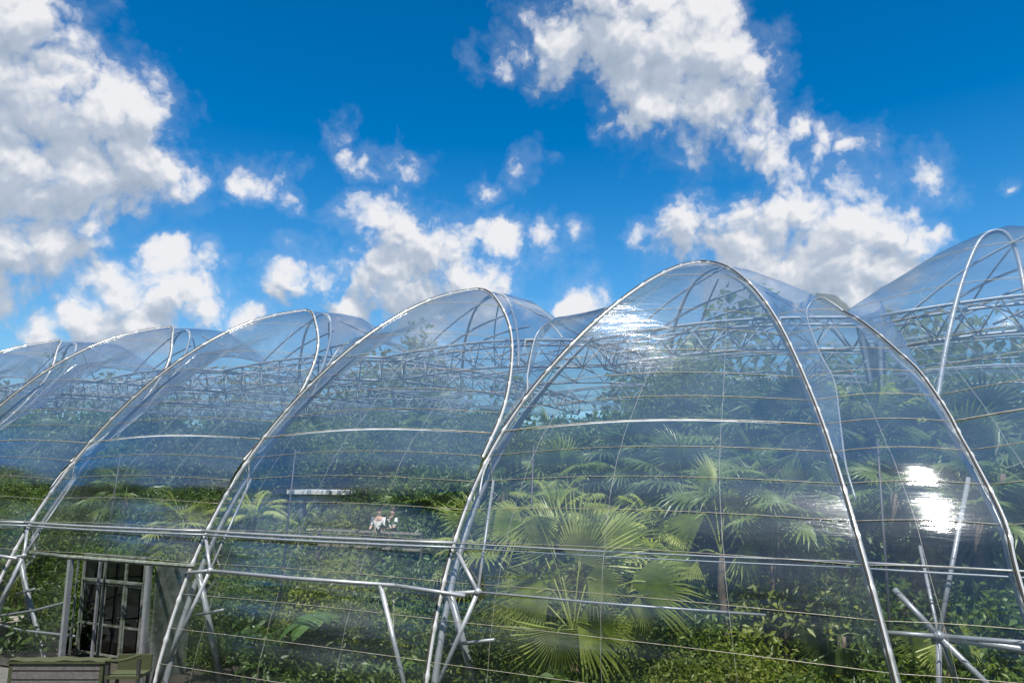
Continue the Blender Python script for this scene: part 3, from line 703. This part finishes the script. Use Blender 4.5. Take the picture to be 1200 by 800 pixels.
def put(key, X, Y, Z=GROUND, s=1.0, rz=None):
    src, used = PROT[key]
    if not used: o = src; PROT[key][1] = True
    else: o = copy_tree(src)
    o.location = (X, Y, Z); o.rotation_euler = (0, 0, pr.uniform(0, 6.28) if rz is None else rz); o.scale = (s, s, s)
    lk = LOOK[key]; return reg(o, lk[0], lk[1], (X, Y, Z+PH[key]*s*.6), lk[2])
def put_top(key, px, py, Y, s=None, rz=None):
    """stand a plant on the bed at depth Y with its top at a given height"""
    p = at(px, py, Y); h = p[2]-GROUND; return put(key, p[0], Y, GROUND+.02, h/PH[key], rz)

# ------------------------------------------------------------------ plants: the big fan palm behind the widest bay, frond by frond
cr_ = np.array(right); cu_ = np.array(up); cf_ = np.array(fwd)
def frond_obj(parent, hubpx, ang, rpx, Y, m, base, spread=180, drop=.18, n=30, seed=0, tilt=.8, split=.42, loc=None):
    hub = at(hubpx[0], hubpx[1], Y); depth = (hub-EYE)@cf_; R = rpx*depth/F
    a = math.radians(ang); xd = cr_*math.cos(a)+cu_*math.sin(a)-cf_*.15
    nr = -cf_*(1-tilt*.5)+np.array([0, 0, 1])*tilt+cr_*.1
    b = MB(); add_fan(b, hub, xd, nr, R, base=base, n=n, spread=spread, drop=drop, seed=seed, split=split)
    b.v = [(x-loc[0], y-loc[1], z-loc[2]) for x, y, z in b.v]
    return b.build('frond', m, parent)
def hero(name, stem_px, Y, fronds, look, m=M_PALM, trunk_r=.1, extra=0):
    c = at(stem_px[0], stem_px[1], Y); loc = (c[0], c[1], GROUND); r = empty(name, loc); h = c[2]-GROUND
    palm_trunk(max(h, .3), trunk_r).build('trunk', M_BARK, r, True)
    for i, f in enumerate(fronds):
        frond_obj(r, f[0], f[1], f[2], Y+f[3], f[5] if len(f) > 5 else m, c, spread=f[4], seed=i*7+int(c[0]*3), loc=loc, n=int(14+f[4]/9), split=.40)
    reg(r, look, 'palm', c, 'palms close behind the film'); return r
hero('fan_palm', (672, 742), -7.4, [((655, 737), -95, 84, -.9, 190), ((676, 728), -12, 86, -.7, 150), ((645, 690), 192, 84, -.2, 130), ((628, 604), -78, 56, -.5, 150), ((680, 658), 72, 88, .1, 170),
     ((688, 677), -12, 56, -.6, 150), ((738, 682), 5, 92, -.3, 110), ((750, 697), -68, 52, -.6, 150), ((612, 612), 165, 62, .7, 160), ((600, 690), 215, 60, .5, 150), ((648, 642), 120, 70, .6, 150), ((705, 640), 35, 78, .7, 140), ((725, 720), -35, 66, .2, 150), ((620, 735), 205, 64, .4, 150)],
     'largest bright fan palm with many spread fans in the widest bay')
hero('fan_palm', (845, 650), -5.6, [((826, 602), 205, 66, -.3, 70), ((850, 596), 15, 52, .2, 170), ((835, 575), 110, 50, .4, 160), ((868, 640), -60, 50, .3, 150), ((812, 650), 215, 50, .6, 150)], 'fan palm with one pale folded fan pointing left')
hero('fan_palm', (905, 655), -5.0, [((908, 607), -28, 70, -.6, 62), ((890, 585), 120, 55, .3, 150), ((925, 575), 50, 55, .4, 150), ((935, 530), -100, 60, .9, 120), ((915, 540), -60, 56, 1.0, 130)], 'fan palm with one half-open fan pointing right beside a thin wire', M_PALMD)
hero('fan_palm', (1104, 735), -6.6, [((1103, 752), -88, 50, -.2, 150), ((1090, 748), 200, 46, 0, 140), ((1120, 742), -20, 44, .1, 140)], 'small fan palm hanging just under the steel strut hub')
hero('fan_palm', (1172, 555), -4.4, [((1170, 562), -85, 78, -.4, 110), ((1165, 535), 100, 60, 0, 170), ((1190, 545), 30, 70, .1, 150), ((1150, 545), 160, 55, .2, 140), ((1148, 575), -120, 60, .3, 120)], 'spiky fan palm behind the rightmost film edge', M_PALMD)
hero('fan_palm', (1060, 610), -3.4, [((1085, 600), -80, 64, -.2, 120), ((1062, 590), -110, 60, 0, 120), ((1040, 580), 150, 56, .2, 140), ((1070, 560), 80, 56, .3, 160), ((1020, 600), 230, 50, .3, 120)], 'hanging fan palm below the sun glint', M_PALMD)
hero('fan_palm', (985, 745), -6.0, [((985, 758), -85, 52, -.4, 150), ((970, 745), 205, 44, 0, 150), ((1000, 742), -15, 44, .1, 140)], 'small dark fan palm left of the thick seam near the bottom', M_PALMD)
# feather fronds low at the right of the widest bay
c = at(880, 745, -6.6); fr = empty('feather_palm', (c[0], c[1], GROUND)); palm_trunk(1.0, .1).build('trunk', M_BARK, fr, True)
for i, (dx, dz, L) in enumerate([(-.9, .35, 1.5), (-.75, .7, 1.6), (-.2, 1, 1.3), (.6, .8, 1.4), (.9, .3, 1.3), (-.95, .05, 1.3)]):
    b = MB(); pinnate(b, (0, 0, 1.0), (dx*.87, -.25, dz), (0, 0, 1), L, 30, .045, .5, .5); b.build('frond', M_PALM, fr)
reg(fr, 'bright feather palm low beside the pond', 'palm', c, 'palms close behind the film')

# front row (between the arches and 2 m behind them), photo position of each top
FRONT = [('bush_mid', 222, 700, -6.8), ('bush_dark', 262, 690, -5.6), ('banana', 295, 715, -7.2), ('banana2', 372, 690, -7.4), ('bush_mid2', 330, 735, -7.6), ('bush_yel', 400, 700, -6.3), ('climber', 432, 668, -7.6), ('climber', 462, 690, -7.3),
  ('bush_mid', 470, 700, -6.6), ('bush_mid2', 250, 745, -7.8), ('bush_dark', 340, 665, -5.0), ('bush_yel', 388, 668, -5.2), ('bush_mid', 440, 655, -4.6), ('bush_mid2', 300, 672, -4.6), ('bush_dark', 490, 660, -4.4), ('bush_mid', 405, 650, -4.2), ('bush_mid2', 345, 648, -3.2),
  ('bush_mid', 535, 705, -6.6), ('bush_yel', 560, 720, -7.2), ('bush_mid2', 595, 690, -5.4), ('bush_dark', 570, 745, -7.6), ('bush_mid', 610, 775, -7.8), ('bush_dark', 715, 690, -4.8), ('bush_dark', 765, 700, -5.2), ('bush_mid', 700, 765, -7.7), ('bush_mid2', 745, 770, -7.5), ('bush_dark', 800, 720, -6.0),
  ('bush_yel', 905, 678, -4.6), ('bush_yel', 930, 690, -4.9), ('bush_mid', 870, 700, -5.0), ('bush_mid2', 835, 728, -6.2), ('bush_yel', 870, 768, -7.5), ('bush_mid', 930, 775, -7.6), ('bush_dark', 980, 690, -4.4), ('bush_yel', 800, 770, -7.7), ('bush_mid', 965, 700, -4.6),
  ('bush_dark', 1030, 690, -4.8), ('bush_mid', 1075, 680, -4.2), ('bush_dark', 1120, 690, -4.6), ('bush_mid', 1165, 690, -5.2), ('bush_dark', 1195, 700, -5.6), ('bush_mid', 1060, 765, -6.6), ('bush_mid2', 1150, 770, -6.8), ('bush_dark', 1010, 720, -5.4),
  ('climber', 25, 650, -7.0), ('bush_mid', 10, 690, -6.4), ('bush_dark', 60, 690, -6.2), ('climber', 50, 690, -7.6), ('bush_mid', 190, 680, -6.2), ('bush_mid2', 120, 640, -4.4), ('bush_mid', 85, 640, -4.0), ('bush_dark', 150, 660, -5.2), ('bush_dark', 100, 690, -5.8), ('bush_mid2', 155, 632, -3.4), ('bush_mid', 200, 640, -4.2), ('low', 140, 757, -6.0), ('low', 100, 757, -6.0), ('bush_dark', 610, 640, -2.8), ('bush_mid', 650, 655, -4.2), ('bush_dark', 690, 640, -3.2), ('bush_dark', 630, 700, -4.9), ('bush_mid', 735, 650, -3.6), ('bush_dark', 775, 655, -4.0), ('bush_mid2', 700, 730, -5.6), ('bush_mid2', 590, 725, -6.4), ('bush_mid', 840, 690, -4.6)]
for (key, px, py, Y) in FRONT: put_top(key, px, py, Y)
MIDR = [('tree_mid', 40, 575, 0), ('tree_dark', 110, 590, 1.5), ('palm_b', 150, 552, 0.5), ('tree_mid', 185, 570, 3), ('tree_dark', 230, 575, -1), ('palm_a', 215, 590, -2.6), ('tree_mid', 262, 560, 1.5), ('feather', 300, 560, -1.5), ('bush_yel', 395, 600, -.5), ('tree_mid', 460, 560, 1), ('palm_b', 488, 570, -.4), ('tree_dark', 505, 550, .5),
  ('bush_yel', 405, 625, -1.8), ('bush_mid', 280, 610, -2.5), ('tree_dark', 560, 540, 1.0), ('palm_c', 590, 540, -1.5), ('tree_mid', 620, 520, 2), ('palm_b', 665, 525, -.5), ('feather', 650, 540, -3.0), ('tree_dark', 700, 510, 2.5), ('palm_c', 745, 500, .2), ('tree_mid', 780, 520, 1.5), ('palm_b', 800, 520, -1.8), ('palm_c', 850, 480, .3),
  ('tree_dark', 870, 510, 3), ('palm_b', 885, 515, -2.4), ('palm_c', 925, 455, -.8), ('tree_mid', 930, 560, 1.0), ('palm_c', 960, 455, 1.6), ('tree_dark', 1000, 540, 2.5), ('palm_b', 1030, 540, -1.6), ('palm_c', 1085, 470, .5), ('tree_mid', 1100, 560, 1.2), ('palm_b', 1125, 500, -2.2), ('palm_c', 1150, 470, -.5), ('tree_dark', 1180, 540, 1.5), ('palm_c', 1195, 490, .8),
  ('feather', 1010, 415, 1.6), ('feather', 1040, 520, -.5), ('feather', 760, 560, -3.2), ('palm_a', 560, 600, -3.8), ('palm_a', 350, 600, 2.0), ('tree_tall', 800, 412, 4.0), ('tree_tall', 870, 430, 7.5), ('tree_tall', 1120, 440, 4.5), ('palm_a', 770, 620, -3.6), ('bush_dark', 800, 640, -3.0), ('bush_dark', 640, 600, -1.5), ('bush_mid', 960, 610, -2.5), ('bush_mid', 860, 620, -2.2), ('bush_dark', 1130, 620, -3.0), ('bush_dark', 1010, 620, -2.8), ('bush_mid', 560, 620, -2.0), ('bush_dark', 480, 610, -2.2), ('bush_dark', 210, 610, -1.5), ('bush_dark', 330, 610, 6.5), ('bush_dark', 150, 600, -1.5), ('bush_dark', 60, 610, -2.0), ('bush_dark', 5, 600, -1.5)]
for (key, px, py, Y) in MIDR: put_top(key, px, py, Y)
for i, (px, py, Y) in enumerate([(-60, 560, 2), (-30, 540, 7), (15, 520, 10), (40, 505, 18), (-70, 520, 14), (75, 500, 22), (-20, 500, 24), (10, 560, 3), (120, 500, 16)]): put_top(('tree_mid', 'tree_dark')[i % 2], px, py, Y)
for i in range(46):
    Y = 7+22*((i*0.618) % 1); px = -30+1260*i/45+pr.uniform(-12, 12)
    put_top(('tree_mid', 'tree_dark', 'tree_dark', 'tree_tall', 'palm_c')[i % 5], px, pr.uniform(476, 508) if px > 200 else pr.uniform(476, 508), Y)
for i in range(26): 
    X = -34+44*i/25
    if -19.5 < X < -12.5: continue
    put('low', X+pr.uniform(-.4, .4), pr.uniform(-8.2, -6.8), GROUND, pr.uniform(.8, 1.3))

# ------------------------------------------------------------------ woods beyond (seen through the film); unseen belts added to darken its reflections
def wood(name, x0, x1, y0, y1, hmin, hmax, n, size, m, seed):
    rng = np.random.default_rng(seed); nb = 110
    cx = rng.uniform(x0, x1, nb); cy = rng.uniform(y0, y1, nb); hh = rng.uniform(hmin, hmax, nb); rr = rng.uniform(3.5, 6.5, nb); P = []
    for X, Y, h, r in zip(cx, cy, hh, rr):
        k = n//nb; a = rng.normal(size=(k, 3)); a /= np.linalg.norm(a, axis=1)[:, None]; a *= rng.uniform(.75, 1.05, (k, 1))
        a = a*[r, r, h/2]*np.array([1, 1, 1.0]); P.append(a+[X, Y, h/2+GROUND])
    return tag(mobj(name, leaf_cloud(np.concatenate(P), size, m, name, aspect=.7, rng=rng)), kind='stuff')
tag(wood('woodland', -330, 60, 48, 80, 17, 25, 70000, 1.1, M_LEAFD, 5), 'dark wooded skyline standing beyond the rear film', 'woodland')
tag(wood('woodland', -60, 75, -66, -44, 13, 36, 60000, 1.3, M_LEAFD, 6), 'added dark tree belt out of view behind, mirrored in the lower front film', 'woodland')  # unseen belt, placed and raised so the lower film reflects dark

tag(wood('woodland', -95, -52, -66, -16, 13, 36, 55000, 1.3, M_LEAFD, 8), 'added dark tree belt out of frame on the left, mirrored in the far film bays', 'woodland')  # unseen belt, added to keep bright sky out of the left bays' reflections
# ------------------------------------------------------------------ things inside and in front
def rp(b, o): b.v = [(x-o[0], y-o[1], z-o[2]) for x, y, z in b.v]; return b
# raised walkway with timber railing, shelter and visitors
def walk(px0, px1, wy, wz, nm, lb):
    x0 = at(px0, 620, wy)[0]; x1 = at(px1, 620, wy)[0]
    wk = empty(nm, (x0, wy, GROUND)); tag(wk, lb, 'walkway')
    rp(MB().box(((x0+x1)/2, wy+.9, wz-.08), (x1-x0, 1.8, .12)), (x0, wy, GROUND)).build('deck', M_WOODG, wk)
    for z in (.55, 1.05): rp(MB().box(((x0+x1)/2, wy+.03, wz+z), (x1-x0, .05, .06)), (x0, wy, GROUND)).build('handrail', M_STONE, wk)
    n = max(1, int((x1-x0)/1.4))
    for i in range(n+1):
        X = x0+(x1-x0)*i/n; rp(MB().box((X, wy+.1, (wz+1.08+GROUND)/2), (.08, .08, wz+1.08-GROUND)), (x0, wy, GROUND)).build('post', M_WOODG, wk)
walk(372, 492, -3.1, -2.95, 'raised_walkway', 'raised timber walkway with a railing where two visitors stand')
walk(962, 1012, -1.6, -3.5, 'viewing_platform', 'small raised timber platform where the lone visitor stands')
a_ = at(338, 576, .7); b_ = at(406, 578, .7); pt_ = at(353, 630, .8)
sh = empty('shelter', (pt_[0], pt_[1], GROUND)); tag(sh, 'white flat-roofed shelter on a pale post among the plants', 'shelter')
rp(MB().box(((a_[0]+b_[0])/2, 1.3, a_[2]), (b_[0]-a_[0], 1.4, .16)), sh.location).build('roof', M_WHITE, sh)
rp(MB().box(((a_[0]+b_[0])/2, 1.3, a_[2]-.22), (b_[0]-a_[0]-.7, 1.0, .24)), sh.location).build('beam', M_STEEL, sh)
rp(MB().box((pt_[0], .8, (GROUND+a_[2]-.34)/2), (.2, .2, a_[2]-.34-GROUND)), sh.location).build('post', M_STEEL, sh)
# people
M_SKIN = simple('skin', (.55, .34, .25), .6, var=.08); M_SHIRT = simple('white_shirt_cloth', (.78, .77, .75), .9, var=.08); M_TROU = simple('trousers_cloth', (.12, .13, .17), .9); M_HAIR = simple('hair', (.07, .045, .03), .7); M_TROU2 = simple('pale_trousers_cloth', (.6, .58, .53), .9)
def skin_obj(name, verts, edges, radii, m, parent, root=0, sub=2):
    me = bpy.data.meshes.new(name); me.from_pydata(verts, edges, []); me.materials.append(m)
    o = bpy.data.objects.new(name, me); col.objects.link(o); o.parent = parent
    o.modifiers.new('skin', 'SKIN'); sb = o.modifiers.new('sub', 'SUBSURF'); sb.levels = sb.render_levels = sub
    for i, r in enumerate(radii):
        sv = me.skin_vertices[0].data[i]; sv.radius = (r, r) if not hasattr(r, '__len__') else r; sv.use_root = (i == root)
    o.modifiers['skin'].use_smooth_shade = True
    dg = bpy.context.evaluated_depsgraph_get(); nm = bpy.data.meshes.new_from_object(o.evaluated_get(dg)); o.modifiers.clear(); o.data = nm
    if not nm.materials: nm.materials.append(m)
    return o
def person(loc, rz, label, tm, arm=0.0, lean=.0):
    r = empty('person', loc, rz)
    V = [(0, 0, .95), (0, .0, 1.15), (0, lean*.4, 1.36), (0, lean*.5, 1.47), (0, lean*.6-.01, 1.56), (0, lean*.6-.02, 1.66)]
    E_ = [(0, 1), (1, 2), (2, 3), (3, 4), (4, 5)]; Rr = [(.14, .11), (.125, .10), (.15, .105), .055, .085, .082]
    for s in (-1, 1):
        b = len(V); V += [(s*.19, lean*.4, 1.38), (s*.235, -.06-arm*.1, 1.12), (s*.2, -.16-arm*.35, 1.02+arm*.12), (s*.19, -.22-arm*.4, 1.02+arm*.14)]; E_ += [(2, b), (b, b+1), (b+1, b+2), (b+2, b+3)]; Rr += [.06, .043, .032, .035]
        b = len(V); V += [(s*.095, 0, .86), (s*.1, -.03, .48), (s*.1, .01, .09), (s*.11, -.13, .04)]; E_ += [(0, b), (b, b+1), (b+1, b+2), (b+2, b+3)]; Rr += [.09, .06, .042, .035]
    skin_obj('body', V, E_, Rr, M_SKIN, r)
    # shirt, trousers, hair, and a nose and ears worked into the head
    Vs = [(0, 0, .93), (0, 0, 1.15), (0, lean*.4, 1.37)]; Es_ = [(0, 1), (1, 2)]; Rs = [(.165, .135), (.15, .125), (.17, .125)]
    for s in (-1, 1):
        b = len(Vs); Vs += [(s*.2, lean*.4, 1.385), (s*.235, -.055-arm*.1, 1.14)]; Es_ += [(2, b), (b, b+1)]; Rs += [.075, .058]
    skin_obj('shirt', Vs, Es_, Rs, M_SHIRT, r)
    Vt = [(0, 0, .95)]; Et = []; Rt = [(.15, .125)]
    for s in (-1, 1):
        b = len(Vt); Vt += [(s*.095, 0, .84), (s*.1, -.03, .48), (s*.1, .01, .12)]; Et += [(0, b), (b, b+1), (b+1, b+2)]; Rt += [.1, .075, .06]
    skin_obj('trousers', Vt, Et, Rt, tm, r)
    MB().ball((0, lean*.6+.012, 1.675), .098, 12, 8, (1, 1, .85)).build('hair', M_HAIR, r, True)
    tag(r, label, 'person'); return r
p1 = at(443, 640, -2.6); p2 = at(453, 640, -2.5); p3 = at(983, 665, -1.1)
person((p1[0], -2.6, -2.89), R_(20), 'visitor in a white shirt at the walkway railing, left of the pair', M_TROU, .4)
person((p2[0]+.12, -2.35, -2.89), R_(-15), 'visitor in a white top at the walkway railing, right of the pair', M_TROU2, .5)
person((p3[0], -1.1, -3.44), R_(60), 'lone visitor in white standing left of the thick right-hand seam', M_TROU2, .6, -.1)
# pond
c = atz(950, 768, -5.35); pr_ = []
M_WATER, tw_, bw_ = mat('pond_water'); bw_.inputs['Base Color'].default_value = (.01, .025, .04, 1); bw_.inputs['Roughness'].default_value = .06
b = MB(); ring = [(c[0]+2.3*math.cos(a), c[1]+1.9*math.sin(a), -5.42) for a in np.linspace(0, 2*math.pi, 48, endpoint=False)]
b.add(ring, [tuple(range(48))]); tag(b.build('pond_water', M_WATER), kind='structure')
b = MB(); b.tube([(c[0]+2.4*math.cos(a), c[1]+2.0*math.sin(a), -5.36+.02*math.sin(a*7)) for a in np.linspace(0, 2*math.pi, 61)], [.17+.03*math.sin(i*2.3) for i in range(61)], 8, False)
tag(rp(b, (c[0], c[1], GROUND)).build('pond_rim', M_STONE, None, True), 'pale stone rim curving round the dark pond', 'pond rim').location = (c[0], c[1], GROUND)
# bare trunks standing close to the film at the right
for (px, y0, y1, r, Y, lb) in [(873, 600, 800, .07, -4.8, 'thin bare trunk below the half-open fan'), (914, 640, 800, .045, -5.4, 'very thin bare stem in front of the pond'), (1050, 610, 800, .13, -4.0, 'thick brown trunk right of the thick seam'), (1148, 640, 810, .13, -4.4, 'thick brown trunk behind the strut hub to its right')]:
    t0 = at(px, y0, Y); t1 = (at(px+3, y1, Y)); o = empty('palm_trunk', (t0[0], Y, GROUND))
    h = t0[2]-GROUND+.6; b = palm_trunk(h, r); b.build('trunk', M_BARK, o, True)
    cb = MB(); rg = random.Random(px)
    for i in range(7):
        a = i*2.4; el = R_(60-14*i); d = Vector((math.cos(a)*math.cos(el), math.sin(a)*math.cos(el), math.sin(el))); add_fan(cb, Vector((0, 0, h))+d*.7, (d+Vector((0, 0, -.4))), Vector((0, 0, 1)), .75, base=(0, 0, h-.03), n=22, seed=i+px)
    cb.build('crown', M_PALMD, o); tag(o, lb, 'palm')
# planter box, mossy bench, stone tub in front of the doorway
def local(px0, px1, py, Y):
    a = at(px0, py, Y); b = at(px1, py, Y); return a, b
dpt = 15.2
def atd(px, py, d): r = raydir(px, py); return EYE+r*d
a = atd(12, 775, 18.3); b_ = atd(122, 775, 18.3); W = np.linalg.norm((b_-a)[:2]); ang = math.atan2(b_[1]-a[1], b_[0]-a[0]); zt_ = a[2]; mid = (a+b_)/2
pb = empty('planter_box', (mid[0], mid[1], GROUND), ang); tag(pb, 'long weathered wooden box with a mossy top edge in front of the doorway', 'planter box')
H = zt_-GROUND; nb = max(5, int(H/.19))
for i in range(nb):
    z = H*(i+.5)/nb; MB().box((0, 0, z), (W-.1, .05, H/nb-.035)).build('plank', M_WOODG, pb)
    MB().box((0, .30, z), (W-.1, .05, H/nb-.035)).build('plank', M_WOODG, pb)
for s in (-1, 1):
    MB().box((s*(W/2-.04), .15, H/2), (.09, .36, H-.02)).build('side_panel', M_MOSS, pb)
lid = MB(); lid.grid([[(x, y, H+.03+.025*math.sin(x*7+y*5)*math.cos(x*3)) for y in np.linspace(-.05, .36, 6)] for x in np.linspace(-W/2-.05, W/2+.05, 40)])
lid.box((0, .155, H-.01), (W+.1, .42, .05)); lid.build('mossy_lid', M_MOSS, pb)
a = atd(124, 772, 18.0); b2 = atd(158, 768, 17.8)
bn_ = empty('garden_bench', (a[0], a[1], GROUND), ang); tag(bn_, 'moss-covered wooden bench between the long box and the doorpost', 'bench')
Wb = np.linalg.norm((b2-a)[:2]); Hb = a[2]-GROUND
MB().tube(spline([(0, 0, Hb-.03), (Wb*.5, 0, Hb-.02), (Wb, 0, Hb+.1)], 5), .035, 7).build('armrest', M_MOSS, bn_)
MB().box((Wb/2, .3, Hb-.42), (Wb, .6, .07)).build('seat', M_MOSS, bn_)
for x in (.04, Wb-.04):
    for y in (.04, .56): MB().box((x, y, (Hb-.0)/2 if y < .1 else (Hb-.46)/2), (.07, .07, Hb-.02 if y < .1 else Hb-.46)).build('leg', M_BLACK, bn_)
MB().box((Wb/2, .62, Hb-.22), (Wb, .05, .4)).build('backrest', M_MOSS, bn_)
t0 = at(6, 782, -8.3)
ub = MB(); prof = [(0.34, 0), (.38, .1), (.46, .5), (.52, .95), (.58, 1.02), (.5, 1.03), (.44, .9), (0, .88)]
ub.add([(r*math.cos(2*math.pi*k/20), r*math.sin(2*math.pi*k/20), z) for r, z in prof for k in range(20)], [(i*20+k, i*20+(k+1) % 20, (i+1)*20+(k+1) % 20, (i+1)*20+k) for i in range(len(prof)-1) for k in range(20)])
ut = ub.build('stone_tub', M_STONE, None, True); ut.location = (t0[0], t0[1], GROUND); ut.scale = (1.0, 1.0, (t0[2]+.7-GROUND)/1.03 if t0[2]+.7 > GROUND+.4 else 1); tag(ut, 'pale stone tub behind the film at the left edge', 'tub')

# ------------------------------------------------------------------ labels: say where each plant stands
def screen(p):
    d = np.array(p)-EYE; return 600+F*(d@cr_)/(d@cf_), 400-F*(d@cu_)/(d@cf_)
def bayname(x, y):
    for nm, lim in (('at the far left edge', 45), ('in the doorway bay', 215), ('right of the doorway bay', 505), ('in the widest bay', 985), ('in the sun glint bay', 1130)):
        if x < lim: return nm
    return 'at the far right edge'
def rowname(Y): return 'front' if Y < -3.9 else 'middle' if Y < 4 else 'back' 
G_ = {}
for o, look, cat, p, grp in REG:
    if ' in ' in look or 'behind' in look or 'beside' in look or 'below' in look or 'under' in look or 'near' in look and cat == 'palm':
        tag(o, look, cat, grp); continue
    x, y = screen(p); G_.setdefault((look, bayname(x, y), rowname(p[1])), []).append((x, o, cat, grp))
ORD = ['first', 'second', 'third', 'fourth', 'fifth', 'sixth', 'seventh', 'eighth', 'ninth', 'tenth', 'eleventh', 'twelfth', 'thirteenth', 'fourteenth']
for (look, by, rw), L in G_.items():
    L.sort(key=lambda q: q[0])
    for i, (x, o, cat, grp) in enumerate(L):
        pos = '' if len(L) == 1 else (', leftmost of %d' % len(L) if i == 0 else ', rightmost of %d' % len(L) if i == len(L)-1 else ', %s from the left' % ORD[i])
        tag(o, '%s, %s row %s%s' % (look, rw, by, pos), cat, grp)
